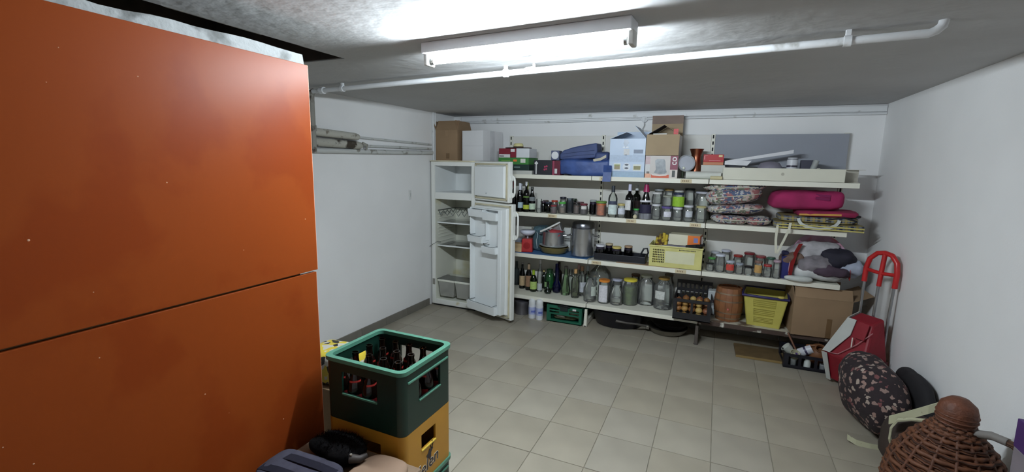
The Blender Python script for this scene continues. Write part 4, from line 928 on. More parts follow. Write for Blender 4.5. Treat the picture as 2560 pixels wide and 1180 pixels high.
# plaid shopping bags, folded flat
def flatbag(xa, xb, yb, h, zs, yf, dep, label, mat, seed, rz=0.0, dx=0.0):
    A = onY(xa, yb, yf); B = onY(xb, yb, yf)
    t = thing('plaid_bag', label, 'bag', ((A.x+B.x)/2, yf+dep/2, zs), rz, 'folded plaid bags')
    MB().soft(B.x-A.x, dep, h, 6, 0.006, 7, seed, 16).build('folded_fabric', mat, t, smooth=60)
    return t, B.x-A.x
t, w1 = flatbag(1932, 2166, 600, .055, Z2+.001, 4.17, .36, 'lowest folded plaid shopping bag hanging over the shelf edge', M_pl, 3)
for k, zz in enumerate((.012, .034)): MB().ribbon([(-w1*.47, -.18, zz), (-w1*.1, -.186, zz+.003), (w1*.3, -.186, zz), (w1*.47, -.175, zz-.004)], (0, .2, 1), .010, .003).build('yellow_trim', pm((190, 178, 104), .8), t)
M_strap = pm((206, 204, 186), 0.8, var=0.06)
MB().ribbon([(-w1*.46, -.17, .03), (-w1*.47, -.2, -.02), (-w1*.47, -.2, -.09), (-w1*.45, -.19, -.20)], (1, 0, 0), .018, .003).build('hanging_strap', M_strap, t)
MB().ribbon([(-w1*.32, -.18, .05), (-w1*.335, -.205, .0), (-w1*.38, -.2, -.09), (-w1*.44, -.192, -.20)], (1, 0, 0), .018, .003).build('hanging_strap', M_strap, t)
t, w1 = flatbag(1945, 2150, 578, .050, Z2+.0565, 4.18, .35, 'upper folded plaid bag with a white loop handle', M_pl, 8)
m = MB(); m.ribbon([(-.145+.07*math.cos(a_)*1.9+.14, -.185-.004*math.sin(a_), .035-.075*math.sin(a_)) for a_ in [PI*i/14 for i in range(15)]], (0, 1, .15), .006, .022); m.build('loop_handle', pm((196, 200, 196), .6), t)
MB().ribbon([(w1*.08, -.172, .03), (w1*.30, -.175, .055), (w1*.46, -.16, .03), (w1*.40, -.17, .008)], (0, .2, 1), .012, .003).build('dark_strap', M_blk, t)
t, w1 = flatbag(1990, 2152, 556, .045, Z2+.107, 4.19, .34, 'dark pink bag with yellow trim lying under the pink bag', pm((140, 30, 70), .85, var=.3, scale=6), 12)
t['group'] = 'pink bags'; t.name = 'pink_bag'
MB().ribbon([(-w1*.46, -.165, .012), (-w1*.1, -.174, .018), (w1*.2, -.170, .022)], (0, .2, 1), .014, .003).build('yellow_trim', pm((200, 150, 70), .7), t)
MB().soft(w1*1.0, .20, .022, 5, .003, 6, 4).move((w1*.03, -.06, 0)).build('black_base', M_blk, t, smooth=60)
t, w1, h1 = cloth_body(1922, 2112, 543, 476, Z2+.152, .32, M_pink, 'pink_bag', 'large stuffed bright pink bag on the second shelf', 'bag', 4.20, amp=.016, p=4.5, seed=6, fr=7)
t['group'] = 'pink bags'
MB().ribbon([(w1*.10, -.155, h1*.80), (w1*.28, -.166, h1*.76), (w1*.28, -.166, h1*.60), (w1*.10, -.166, h1*.66)], (0, 1, .1), .004, .02).build('pocket_fold', pm((120, 24, 76), .85), t)
# ------------------------------------------------------------------ third shelf, left bay
M_mat = pm((70, 112, 160), 0.6, var=0.1, scale=8)
t = thing('blue_shelf_mat', 'blue plastic mat lining the third shelf of the left bay', 'mat', (UX[0]+0.5, YF+0.005, Z3+0.0008))
MB().box(-0.47, 0.0, 0, 0.487, 0.385, 0.003).build('sheet', M_mat, t)
Z3m = Z3+0.004
M_steel = pm((196, 198, 202), 0.27, 0.88, var=0.06, scale=5); M_steeld = pm((120, 122, 128), 0.28, 1.0, var=0.1)
t, w1, h1 = bx(1278, 1303, 627, 609, Z3m, 'wooden_block', 'small light wooden block beside the fridge door', 'block', ymin=YF+.012, ymax=YF+.03)
solid(t, w1, .09, h1, pm((206, 176, 134), .7, var=.12, scale=30))
t, w1, h1 = bx(1303, 1330, 628, 598, Z3m, 'kitchen_scale', 'red kitchen scale with a white weighing bowl on the third shelf', 'kitchen scale', rz=R_(16), ymin=YF+.03, ymax=YF+.05)
MB().frustum((-.060, 0, .060, .13), (-.052, .01, .052, .12), 0, h1).build('housing', pm((172, 34, 36), .35), t, bevel=.008)
MB().lathe([(.008, h1), (.008, h1+.035)], 10, c=(0, .065, 0)).build('stem', pm((196, 200, 214), .3), t, smooth=40)
MB().lathe([(0.0001, h1+.033), (.05, h1+.035), (.076, h1+.060), (.079, h1+.078), (.074, h1+.084), (.0001, h1+.090)], 24, c=(0, .065, 0)).build('bowl', pm((212, 216, 230), .35), t, smooth=50)
MB().lathe([(.036, 0), (.036, .002)], 18).rot(PI/2, 'X').move((0, 0.004, h1*.5)).build('dial', pm((150, 30, 34), .3), t)
c, r = place(1292, 606, Z3m, 22); c.y = 4.40; c.x = onY(1292, 600, 4.40).x
t = thing('bowl_stack', 'stack of pale glass bowls behind the wooden block', 'bowls', c)
for k in range(3): MB().shell([(.03, .002+k*.028), (.05, .012+k*.028), (.062, .050+k*.028), (.060, .050+k*.028), (.047, .016+k*.028)], 18).build('bowl', pm((186, 194, 206), .3), t, smooth=50)
t, w1, h1 = bx(1312, 1328, 612, 567, Z3m, 'milk_carton', 'pale card carton standing behind the kitchen scale', 'carton', ymin=4.50, ymax=4.50)
solid(t, w1, .06, h1, pm((206, 206, 196), .6))
M_dplaid = plaid((28, 40, 58), (96, 116, 138), (60, 96, 92), 26, 'dark_plaid')
t, w1, h1 = cloth_body(1329, 1362, 620, 564, Z3m, .17, M_dplaid, 'thermal_bag', 'dark blue checked bag standing left of the steel pot', 'bag', 4.37, amp=.006, p=6, seed=4)
MB().ribbon([(-.01, -.088, .03), (-.02, -.092, .11), (-.005, -.090, .17), (-.02, -.088, .20)], (1, 0, .2), .005, .002).build('white_cord', pm((200, 206, 210), .6), t)
# oval dish, plate and pot
c = onZ(1384, 633, Z3m); c.y = 4.355; c.x = onY(1384, 633, 4.355).x
t = thing('baking_dish', 'oval olive brown baking dish under the steel pot', 'dish', (c.x, c.y, Z3m))
MB().shell([(0.0001, .002), (.110, .003), (.128, .015), (.150, .060), (.156, .066), (.150, .068), (.124, .022), (.0001, .012)], 32, sy=.82).build('dish_body', pm((120, 108, 62), .3, var=.12), t, smooth=50)
t = thing('oval_plate', 'grey oval plate resting on the baking dish', 'plate', (c.x, c.y, Z3m+.0685))
MB().lathe([(0.0001, 0), (.125, 0), (.148, .014), (.150, .018), (.144, .018), (.12, .006), (.0001, .005)], 32, sy=.82).build('plate_body', pm((186, 190, 190), .25), t, smooth=50)
pr = .112; ph = onY(1382, 580, c.y-.05).z-(Z3m+.077)
t = thing('steel_pot', 'open stainless steel pot stacked on the plate, crammed with utensils', 'pot', (c.x-.008, c.y, Z3m+.0745))
MB().shell([(0.0001, .002), (pr*.95, .002), (pr, .008), (pr, ph), (pr*1.03, ph+.004), (pr*.98, ph+.004), (pr*.97, .012), (.0001, .010)], 32).build('pot_body', M_steel, t, smooth=40)
for s_ in (-1, 1): MB().tube([(s_*pr, -.03, ph*.8), (s_*(pr+.03), -.022, ph*.82), (s_*(pr+.03), .022, ph*.82), (s_*pr, .03, ph*.8)], .005, 6).build('handle', M_steel, t, smooth=60)
zp = Z3m+.0745+ph
t = thing('red_cloth', 'red checked cloth stuffed into the steel pot', 'cloth', (c.x+.02, c.y-.01, zp-.06)); MB().soft(.15, .15, .085, 3, .012, 14, 5).build('fabric', pm((168, 60, 66), .85, var=.35, scale=25), t, smooth=70)
t = thing('tin_grater', 'silver boxy grater leaning out of the steel pot', 'grater', (c.x+.065, c.y+.02, zp-.045)); MB().frustum((-.035, -.03, .035, .03), (-.045, -.035, .045, .035), 0, .125).rot(R_(-24), 'Y').build('grater_body', pm((190, 192, 196), .3, .8, var=.2, scale=60), t, bevel=.004)
t = thing('white_utensil', 'white plastic handle sticking diagonally out of the steel pot', 'utensil', (c.x-.02, c.y-.09, zp+.004)); MB().tube([(-.095, 0, 0), (-.03, 0, .03), (.09, .05, .10)], [.011, .010, .009], 8).build('shaft', pm((216, 216, 214), .4), t, smooth=60)
MB().tube([(-.03, 0, .03), (0.02, 0.005, -.03)], .008, 8).build('stem', pm((90, 84, 84), .5), t, smooth=60)
t, w1, h1 = bx(1408, 1425, 618, 573, Z3m, 'white_carton', 'narrow white carton between the two steel pots', 'carton', ymin=4.52, ymax=4.52)
solid(t, w1, .06, h1, pm((210, 212, 208), .6)); MB().frustum((-w1/2, 0, w1/2, .06), (-w1/2, .028, w1/2, .032), h1, h1+.035).build('gable', pm((210, 212, 208), .6), t)
# tall stock pot
c = onY(1456, 632, 4.36)
t = thing('stock_pot', 'tall stainless stock pot with lid and side handles on the third shelf', 'pot', (c.x, 4.36, Z3m+.006))
sr = .110; hs = onY(1456, 574, 4.27).z-Z3m-.006
MB().lathe([(sr*.94, 0), (sr, .006), (sr, hs), (sr*1.03, hs+.004), (.0001, hs+.004)], 36).build('pot_body', M_steel, t, smooth=40)
MB().lathe([(sr*1.04, hs+.004), (sr*1.04, hs+.012), (sr*.99, hs+.014), (sr*.99, hs+.05), (sr*.9, hs+.062), (.0001, hs+.066)], 36).build('lid', M_steeld, t, smooth=40)
for s_ in (-1, 1): MB().tube([(s_*sr*.99, -.045, hs*.72), (s_*(sr+.032), -.035, hs*.72), (s_*(sr+.032), .035, hs*.72), (s_*sr*.99, .045, hs*.72)], .007, 8).build('side_handle', M_steel, t, smooth=60)
t2 = thing('blue_plate', 'blue plate under the tall stock pot', 'plate', (c.x, 4.36, Z3m)); MB().lathe([(.0001, 0), (.115, 0), (.122, .005), (.0001, .005)], 30).build('plate_body', pm((58, 92, 134), .4), t2, smooth=40)

# ------------------------------------------------------------------ third shelf, middle bay
A = onY(1484, 652, 4.235); B = onY(1612, 660, 4.235)
t = thing('black_tray', 'long black plastic tray holding dark jars on the third shelf', 'tray', ((A.x+B.x)/2, 4.235, Z3+.006)); w1 = B.x-A.x
M_bp = pm((26, 28, 36), .4, var=.15)
m = MB(); m.box(-w1/2, 0, 0, w1/2, .20, .004); m.box(-w1/2, 0, .004, w1/2, .005, .062); m.box(-w1/2, .195, .004, w1/2, .20, .062); m.box(-w1/2, .005, .004, -w1/2+.005, .195, .075); m.box(w1/2-.005, .005, .004, w1/2, .195, .075); m.build('tray_body', M_bp, t, bevel=.003)
MB().tube([(w1/2-.06, .1, .06), (w1/2-.03, .1, .125), (w1/2, .1, .13), (w1/2+.012, .1, .09), (w1/2-.001, .1, .065)], .008, 8).build('handle', M_bp, t, smooth=60)
t = thing('cardboard_strip', 'strip of brown cardboard along the front edge under the black tray', 'cardboard', (onY(1618, 660, 4.21).x, 4.205, Z3+.0005)); MB().box(-.28, 0, 0, .27, .16, .005).build('sheet', M_card, t)
def tjar(xc, yt, w_, yc, lb, lid, col=(30, 20, 42)):
    q = onY(xc, 640, yc); r_ = w_/2*1.12*mpp(q); h_ = onY(xc, yt, yc).z-Z3-.0105
    jar(0, 0, 0, 0, 0, lb, lid, DK, col, .95, c=Vector((q.x, yc, Z3+.0105)), r=r_, h=h_, group='dark jam jars in the black tray')
tjar(1500, 611, 21, 4.30, 'dark jam jar with a white lid in the black tray', (222, 222, 230))
tjar(1522, 608, 18, 4.38, 'dark jam jar with a tan lid in the black tray, second from left', (186, 170, 140))
tjar(1541, 616, 22, 4.30, 'dark jam jar with a gold lid in the black tray', (206, 188, 112))
tjar(1570, 614, 19, 4.37, 'dark jam jar with a brown patterned lid, rightmost in the black tray', (170, 140, 112))
# yellow basket
def mesh_wall(m, u0, u1, z0, z1, put, nu, nz, bar=.35):
    """lattice wall: put(u0,z0,u1,z1) adds a small bar box"""
    du = (u1-u0)/nu; dz = (z1-z0)/nz
    for i in range(nu+1): put(u0+i*du-du*bar/2, z0, u0+i*du+du*bar/2, z1)
    for j in range(nz+1): put(u0, z0+j*dz-dz*bar/2, u1, z0+j*dz+dz*bar/2)
M_yb = pm((206, 200, 128), .45, var=.08); M_yb2 = pm((214, 212, 178), .5, var=.05)
A = onY(1621, 670, 4.205); B = onY(1752, 681, 4.205)
wb = B.x-A.x; hb = .185; db = .27
t = thing('yellow_basket', 'pale yellow plastic basket of odds and ends on the third shelf', 'basket', ((A.x+B.x)/2, 4.205, Z3+.006))
m = MB(); th = .005
m.box(-wb/2, th, 0, wb/2, db, th)
hs_ = [(-wb/2+.03+i*.0145, -wb/2+.03+i*.0145+.0095, .035+j*.0215, .035+j*.0215+.014) for i in range(7) for j in range(6)]+[(-wb/2+.25+i*.0105, -wb/2+.25+i*.0105+.006, hb*.84, hb*.90) for i in range(22) if -wb/2+.25+i*.0105 < wb/2-.06]
fw = hole_grid(MB(), -wb/2, wb/2, 0, hb, hs_, 0, th)
fw.build('front_wall', M_yb, t)
m.box(-wb/2, db-th, th, wb/2, db, hb); m.box(-wb/2, th, th, -wb/2+th, db-th, hb); m.box(wb/2-th, th, th, wb/2, db-th, hb); m.build('basket_body', M_yb, t)
m = MB(); m.tube([(-wb/2-.004, -.004, hb), (wb/2+.004, -.004, hb), (wb/2+.004, db+.004, hb), (-wb/2-.004, db+.004, hb)], .007, 6, closed=True); m.build('rim', M_yb, t, smooth=60)
MB().box(-wb/2+.135, -.0008, .04, wb/2-.06, 0, hb*.78).build('white_sheet', M_yb2, t)
bc = t.location
def inb(x_, y_, z_): return (bc.x+x_, bc.y+y_, bc.z+z_)
t = thing('work_glove', 'stained yellow and brown work glove sticking up in the yellow basket', 'glove', inb(-wb/2+.085, .07, .008))
m = MB()
for k, (dx, hh) in enumerate(((-.035, .255), (-.012, .275), (.012, .285), (.034, .27))): m.tube([(dx*.8, 0, .02), (dx, .005*k, .15), (dx*1.1+.01, .008*k, hh)], [.022, .020, .013], 8)
m.build('fingers', wear((196, 172, 60), (84, 60, 34), .5, 18, .85, name='stained_glove'), t, smooth=60)
t = thing('orange_white_carton', 'white and orange carton lying on the yellow basket contents', 'box', inb(.06, .06, .195), R_(-6))
ob = MB().box(-.13, 0, 0, .13, .14, .095).build('carton_body', pm((216, 212, 190), .5, var=.04), t, bevel=.002); MB().box(.03, -.0008, .001, .1302, 0, .0945).build('orange_print', pm((220, 116, 44), .5), ob); MB().box(.13, 0, .001, .1308, .139, .0945).build('orange_print', pm((206, 96, 36), .5), ob); MB().box(.08, -.0016, .035, .115, -.0008, .075).build('blue_print', pm((120, 124, 176), .5), ob)
t = thing('paper_pile', 'grey and lilac papers heaped inside the yellow basket', 'papers', inb(.02, .03, .006)); MB().soft(wb-.05, db-.06, .185, 5, .008, 9, 4).move((0, .10, 0)).build('papers', pm((140, 136, 150), .8, var=.35, scale=12), t, smooth=60)
t = thing('black_belt', 'black belt looped over the right side of the yellow basket', 'belt', inb(wb/2-.06, .03, .196)); MB().ribbon([(-.08, 0, .0), (0, .0, .012), (.055, .03, .014), (.072, .09, .012), (.05, .14, .01)], (0, .3, 1), .022, .004).build('band', M_blk, t)
t = thing('white_leaflet', 'crumpled white leaflet behind the orange carton', 'paper', inb(wb/2-.045, .12, .205)); MB().slab([(-.03, 0, 0), (.04, .01, .0), (.035, .02, .07), (.0, .01, .05), (-.03, .015, .075)], (0, 1, .2), .002).build('sheet', pm((222, 222, 222), .7), t)
t = thing('black_white_packet', 'white packet with black scribble print between glove and carton', 'packet', inb(-.085, .10, .190)); MB().box(-.035, 0, 0, .035, .03, .08).build('packet_body', vor([(214, 214, 216), (60, 60, 66), (206, 206, 206), (214, 214, 216)], 60, name='scribble'), t, bevel=.003)

# ------------------------------------------------------------------ third shelf, right bay: jars
GR = 'clear jars of the right bay'
J3 = [(1779, 684, 655, 22, 'squat clear jar with black lid at the left front of the third shelf', (34, 32, 36), None),
      (1778, 672, 641, 21, 'clear jar with a green lid near the yellow basket', (76, 160, 70), None),
      (1786, 664, 626, 25, 'clear jar with silver lid at the back left of the right bay', (190, 194, 204), None),
      (1811, 686, 634, 27, 'tall clear jar with a blue-white lid in the right bay front', (206, 212, 226), None),
      (1812, 664, 622, 25, 'clear jar with lilac-white lid at the back of the right bay', (196, 198, 214), None),
      (1829, 687, 650, 24, 'clear jar with red label and silver lid in the right bay', (176, 184, 196), (196, 70, 60)),
      (1843, 668, 635, 24, 'clear jar with a dull red lid behind the red-labelled jar', (160, 50, 44), None),
      (1852, 690, 656, 21, 'small clear jar with grey lid beside the red-labelled jar', (150, 158, 170), None),
      (1872, 672, 629, 28, 'tall clear jar with a wine red lid, highest of the right bay jars', (128, 36, 44), None),
      (1873, 691, 663, 23, 'squat clear jar with a thin black lid in front of the red-lidded ones', (24, 24, 26), None),
      (1899, 676, 637, 27, 'clear jar with a rose red lid right of the wine red one', (150, 66, 70), None),
      (1896, 694, 650, 22, 'clear jar with a red and yellow label in the right bay', (120, 90, 80), (190, 150, 90)),
      (1918, 696, 659, 22, 'small clear jar with a red lid at the front of the right bay', (160, 44, 46), None),
      (1925, 680, 641, 22, 'clear jar with a dark green lid near the navy box', (60, 96, 80), None),
      (1939, 697, 648, 20, 'clear jar with a pale mauve lid touching the navy box', (176, 150, 164), None)]
used_ = []
for xc, yb, yt, w_, lb, lid, stk in sorted(J3, key=lambda q: -q[1]):
    c, r = place(xc, yb, Z3, w_*.92)
    for it in range(30):
        for (pc, prr) in used_:
            dv = Vector((c.x-pc.x, c.y-pc.y, 0))
            if dv.length < r+prr+.002:
                c = c+dv.normalized()*(r+prr+.002-dv.length)*.6
                c.y = min(max(c.y, YF+r*.95), YP-r-.004)
    used_.append((c, r)); h_ = max(.06, topz(xc, yt, c)-Z3-.006)
    jar(0, 0, 0, 0, 0, lb, lid, CLEAR, stick=stk, sz=(.25, .75), c=c, r=r, h=h_, group=GR)
t, w1, h1 = bx(1949, 1970, 694, 640, Z3, 'navy_box', 'small navy blue box between the jars and the stuffed plastic bag', 'box', ymin=YF+.01, ymax=YF+.05)
solid(t, w1, .12, h1, pm((38, 42, 110), .5, var=.1), bevel=.003); MB().soft(w1*.9, .1, .04, 3, .004, 12, 3).move((0, .07, h1-.004)).build('loose_top', pm((60, 60, 100), .7), t, smooth=60)
# stuffed carrier bag
A = onY(1970, 715, 4.20); B = onY(2122, 722, 4.20)
t = thing('stuffed_carrier_bag', 'open pink rimmed carrier bag stuffed with clothes on the third shelf', 'bag', ((A.x+B.x)/2, 4.36, Z3)); w1 = B.x-A.x
MB().soft(w1*.94, .36, .14, 2.6, .022, 9, 7, 18).move((-.01, 0, 0)).build('white_plastic', pm((204, 206, 206), .35, var=.1, scale=12, bump=.5, bscale=14), t, smooth=70)
m = MB()   # the bag mouth: a standing curved sheet
vs, fs = [], []; n_ = 26
for i in range(n_+1):
    a = PI*i/n_; x_ = -math.cos(a)*w1*.5; zt2 = .10+.265*max(0.0, math.sin(a))**.7; y_ = -.15+.22*math.sin(a)
    wob = .012*math.sin(i*1.9); vs += [(x_+wob*.4, y_+wob, .03+zt2*.15), (x_*1.02, y_+.02+wob, zt2*.65), (x_*1.0, y_+.01, zt2)]
for i in range(n_):
    for k in range(2): fs.append((i*3+k, i*3+3+k, i*3+4+k, i*3+1+k))
m.add(vs, fs); o = m.build('bag_mouth', wear((186, 150, 172), (186, 46, 44), .56, 3.2, .4, name='pink_plastic', bump=.3, bscale=12), t, smooth=70); sm = o.modifiers.new('th', 'SOLIDIFY'); sm.thickness = .003
for k, (x_, y_, z_, sx, sy, sz_, col) in enumerate(((-.03, .03, .10, .40, .24, .19, (176, 174, 178)), (.12, -.03, .09, .24, .24, .18, (34, 32, 46)), (-.02, -.10, .08, .24, .18, .13, (132, 126, 132)), (.07, -.13, .06, .26, .14, .09, (70, 54, 68)), (-.16, -.04, .09, .18, .2, .13, (120, 96, 84)), (.20, -.03, .05, .18, .22, .14, (170, 178, 196)))):
    MB().soft(sx, sy, sz_, 2.4, .030, 11, k+3, 16).rot(R_((k*37) % 24-12), 'Y').move((x_, y_, z_)).build('garment', pm(col, .8, var=.25, scale=14, bump=.4, bscale=12), t, smooth=70)
MB().ribbon([(-w1*.49, -.15, .03), (-w1*.48, -.16, .12), (-w1*.42, -.12, .22), (-w1*.33, -.07, .29)], (.5, -1, .2), .045, .003).build('red_fold', pm((136, 32, 32), .45), t)
MB().soft(.20, .06, .05, 2.5, .006, 12, 2).move((-.14, -.175, .0)).build('knot', pm((196, 200, 196), .35), t, smooth=70)

# ------------------------------------------------------------------ bottom shelf, left bay: empty bottles
GB = 'empty bottles on the bottom shelf'
GRN = (.16, .42, .16); CLR = (.94, .96, .94)
bottle(1437, 746, 671, 21, Z4, 'clear greenish bottle with an orange cork in the front', (.80, .84, .70), (190, 150, 100), 'wine', group=GB, capfrac=.15)
bottle(1453, 741, 664, 22, Z4, 'clear bottle with tan stopper and a large white label', CLR, (180, 140, 110), 'wine', stick=(200, 202, 210), sz=(.14, .48), group=GB, capfrac=.16)
bottle(1413, 739, 664, 24, Z4, 'pale green conical bottle with a grey cork', (.66, .82, .60), (120, 116, 112), 'cone', group=GB, capfrac=.08)
bottle(1369, 736, 703, 19, Z4, 'small bulbous dark green flask at the shelf front', (.03, .09, .05), None, 'ball', group=GB)
bottle(1467, 736, 663, 18, Z4, 'clear bottle with a pale blue cap at the bay joint', (.78, .86, .80), (196, 208, 216), 'wine', group=GB, capfrac=.18)
bottle(1391, 735, 659, 23, Z4, 'cobalt blue round-bottomed flask with long neck', (.02, .03, .42), None, 'ball', group=GB, neckw=.42)
bottle(1445, 732, 660, 18, Z4, 'clear bottle with a pink cap in the back', CLR, (206, 164, 166), 'wine', group=GB, capfrac=.17)
bottle(1333, 730, 674, 18, Z4, 'green bottle with lime foil and lime label on the bottom shelf', (.05, .12, .02), (150, 178, 40), 'beer', stick=(172, 196, 110), sz=(.12, .48), group=GB, capfrac=.22)
bottle(1348, 730, 647, 13, Z4, 'slim clear bottle with a red and white cap', CLR, (214, 214, 220), 'wine', group=GB, capfrac=.13, stick=(186, 190, 196), sz=(.05, .26))
bottle(1425, 730, 672, 22, Z4, 'clear bottle with a white back label behind the corked ones', CLR, None, 'wine', stick=(176, 182, 182), sz=(.2, .62), soff=.8, shalf=.6, group=GB)
bottle(1373, 728, 672, 29, Z4, 'wide transparent green jug with pale labels', (.30, .62, .38), None, 'jug', stick=(150, 186, 130), sz=(.18, .42), soff=-.5, shalf=.5, group=GB, neckw=.5)
bottle(1321, 726, 658, 17, Z4, 'dark bottle with a brown patterned label and foil neck', DK, (150, 126, 100), 'beer', stick=(150, 116, 90), sz=(.14, .56), group=GB, capfrac=.26)
bottle(1305, 722, 655, 15, Z4, 'dark beer bottle with a tan label, leftmost of two', DK, (176, 170, 176), 'beer', stick=(186, 160, 124), sz=(.12, .50), group=GB, capfrac=.06)
bottle(1360, 722, 674, 14, Z4, 'dark bottle with a cork behind the green jug', DG, (190, 170, 110), 'beer', group=GB, capfrac=.10)
bottle(1381, 714, 652, 16, Z4, 'dark maroon bottle at the back behind the blue flask', (.08, .015, .03), (50, 16, 26), 'wine', group=GB)
bottle(1291, 712, 652, 17, Z4, 'smoky clear bottle at the far left of the bottom shelf', (.42, .46, .48), None, 'wine', group=GB)
# bottom shelf, middle bay: large jars
PLACED.setdefault(round(Z4, 2), []).append((onY(1500, 700, 4.475).x, 4.475, .112))
GL = 'large preserving jars on the bottom shelf'
def bigj(xc, yb, yt, w_, lb, lid, **kw): return jar(xc, yb+5, yt+2, w_, Z4, lb, lid, kw.pop('glass', (.95, .97, .955)), group=GL, lidh=.02, **kw)
bigj(1655, 771, 689, 46, 'rightmost big clear jar with gold cap and slanted white label', (150, 120, 60), stick=(206, 208, 204), sz=(.34, .60), soff=-.4, shalf=.55, neck=.55)
t = None
c = onY(1500, 700, 4.475); t = thing('demijohn', 'large clear glass demijohn standing behind the big jars', 'demijohn', (c.x, 4.475, Z4))
MB().shell([(.0001, .001), (.10, .004), (.118, .03), (.118, .20), (.10, .27), (.04, .335), (.022, .36), (.022, .39), (.026, .39)], 26).build('glass_body', gm((.93, .96, .94), .08), t, smooth=50)
bigj(1539, 760, 713, 33, 'squat lidless clear jar in front of the lilac-lidded one', None, squat=True, neck=.7)
bigj(1573, 760, 693, 37, 'big jar of green pickles with a yellow lid', (222, 206, 70), content=(82, 104, 44), fill=.78, neck=.84)
t_ = bpy.data.objects
bigj(1613, 760, 683, 44, 'big clear jar with a white lid', (206, 212, 200), neck=.62)
bigj(1511, 754, 695, 30, 'clear jar with orange lid and a fruit label', (216, 132, 50), stick=(216, 214, 220), sz=(.08, .80), shalf=.75, soff=-.2)
bigj(1478, 751, 694, 32, 'rounded clear jar with a white side label at the left of the big jars', None, stick=(190, 200, 190), sz=(.30, .72), soff=.7, shalf=.5, squat=True, neck=.5)
bigj(1664, 746, 680, 26, 'clear jar with dull brown lid behind the rightmost big jar', (96, 84, 66), neck=.7)
bigj(1541, 742, 693, 26, 'clear jar with a lilac-white lid in the second row', (200, 202, 222))
bigj(1586, 740, 681, 22, 'clear jar with a dark brown lid behind the yellow-lidded jar', (86, 56, 30))
bigj(1495, 741, 684, 22, 'clear jar with a dark gold lid behind the orange-lidded jar', (120, 104, 60))

# ------------------------------------------------------------------ black crate of onions
def vcrate(name, label, cat, loc, rz, w_, d_, h_, mat, fholes, th=.008, backh=1.0, sideholes=None, group=None, bholes=None):
    """vented crate; holes are (x0,x1,z0,z1) fractions in the wall"""
    t = thing(name, label, cat, loc, rz, group)
    def wall(W_, holes, nm, xf, hh=h_):
        m = MB(); xs = sorted({0, 1, *[a for h in holes for a in h[:2]]}); zs = sorted({0, 1, *[a for h in holes for a in h[2:]]})
        for i in range(len(xs)-1):
            for j in range(len(zs)-1):
                cx_, cz_ = (xs[i]+xs[i+1])/2, (zs[j]+zs[j+1])/2
                if not any(h[0] < cx_ < h[1] and h[2] < cz_ < h[3] for h in holes):
                    m.box(-W_/2+W_*xs[i], 0, hh*zs[j], -W_/2+W_*xs[i+1], th, hh*zs[j+1])
        m.v = [xf(p) for p in m.v]; return m.build(nm, mat, t)
    wall(w_, fholes, 'front_wall', lambda p: p)
    wall(w_, bholes if bholes is not None else fholes, 'back_wall', lambda p: (p[0], p[1]+d_-th, p[2]), h_*backh)
    sh_ = sideholes if sideholes is not None else fholes
    wall(d_-2*th, sh_, 'side_wall', lambda p: (-w_/2+p[1], d_/2+p[0], p[2])); wall(d_-2*th, sh_, 'side_wall', lambda p: (w_/2-th+p[1], d_/2+p[0], p[2]))
    MB().box(-w_/2, 0, 0, w_/2, d_, th).build('base', mat, t)
    return t
A = onY(1680, 797, 4.135); B = onY(1775, 803, 4.135); w1 = B.x-A.x
slots = [(a/8+.03, (a+1)/8-.02, .72, .88) for a in range(8)]+[(a/8+.03, (a+1)/8-.02, .50, .62) for a in range(8)]
cr = vcrate('onion_crate', 'black plastic crate of onions on the bottom shelf', 'crate', ((A.x+B.x)/2, 4.135, Z4+.0025), 0, w1, .36, .185, pm((28, 28, 32), .45, var=.15), [(.10, .47, .34, .86), (.53, .90, .34, .86)], backh=1.5, bholes=slots, sideholes=[(.15, .85, .4, .8)])
rr = random.Random(3); M_on = [pm(c_, .45, var=.15, scale=30) for c_ in ((150, 104, 58), (176, 136, 76), (134, 88, 50), (190, 162, 96), (126, 78, 52))]
k = 0
for iz in range(3):
    for iy in range(3):
        for ix in range(5):
            if iz == 2 and rr.random() < .35: continue
            r_ = rr.uniform(.026, .031); x_ = -w1/2+.04+ix*(w1-.08)/4+rr.uniform(-.003, .003); y_ = .042+iy*.085+rr.uniform(-.008, .008); z_ = .0095+iz*.053
            if iy > 0 and iz == 0: continue
            lab = 'brown onion in black crate, %s layer, %s row, %s from left' % (('bottom', 'middle', 'top')[iz], ('front', 'middle', 'back')[iy], ('first', 'second', 'third', 'fourth', 'fifth')[ix])
            o = thing('onion', lab, 'onion', (cr.location.x+x_, cr.location.y+y_, cr.location.z+z_), rr.uniform(0, 6), 'onions in the black crate')
            MB().lathe([(.0001, 0), (r_*.5, r_*.12), (r_*.95, r_*.6), (r_, r_*.95), (r_*.86, r_*1.38), (r_*.5, r_*1.68), (r_*.15, r_*1.78), (.0001, r_*1.82)], 12).build('bulb', M_on[k % 5], o, smooth=60)
            MB().tube([(0, 0, r_*1.75), (.003, .002, r_*1.95)], [.003, .0015], 5).build('dry_stem', M_on[3], o); k += 1
# ------------------------------------------------------------------ white pack, barrel, yellow basket, carton (bottom shelf, right bay)
t, w1, h1 = bx(1774, 1792, 795, 728, Z4, 'white_pack', 'white wrapped pack standing between onion crate and barrel', 'pack', ymin=4.42, ymax=4.42)
solid(t, w1+.06, .12, h1, pm((196, 202, 204), .5, var=.12, scale=14), bevel=.006); MB().box(-w1/2-.03, -.001, h1*.5, w1/2+.03, 0, h1*.62).build('grey_band', pm((120, 110, 118), .5), t)
c = onY(1818, 790, 4.36); hbr = onY(1818, 716, 4.36).z-Z4
t = thing('wooden_barrel', 'small wooden barrel with pale metal hoops on the bottom shelf', 'barrel', (c.x, 4.36, Z4)); rb_ = .118
bm = MB(); nst = 14
def br(z): return rb_*(0.84+.16*math.sin(PI*min(1, max(0, z/hbr))))
zz_ = [hbr*i/8 for i in range(9)]
M_brl = [pm(c_, .5, var=.14, scale=18) for c_ in ((140, 92, 58), (134, 86, 54), (145, 97, 62))]
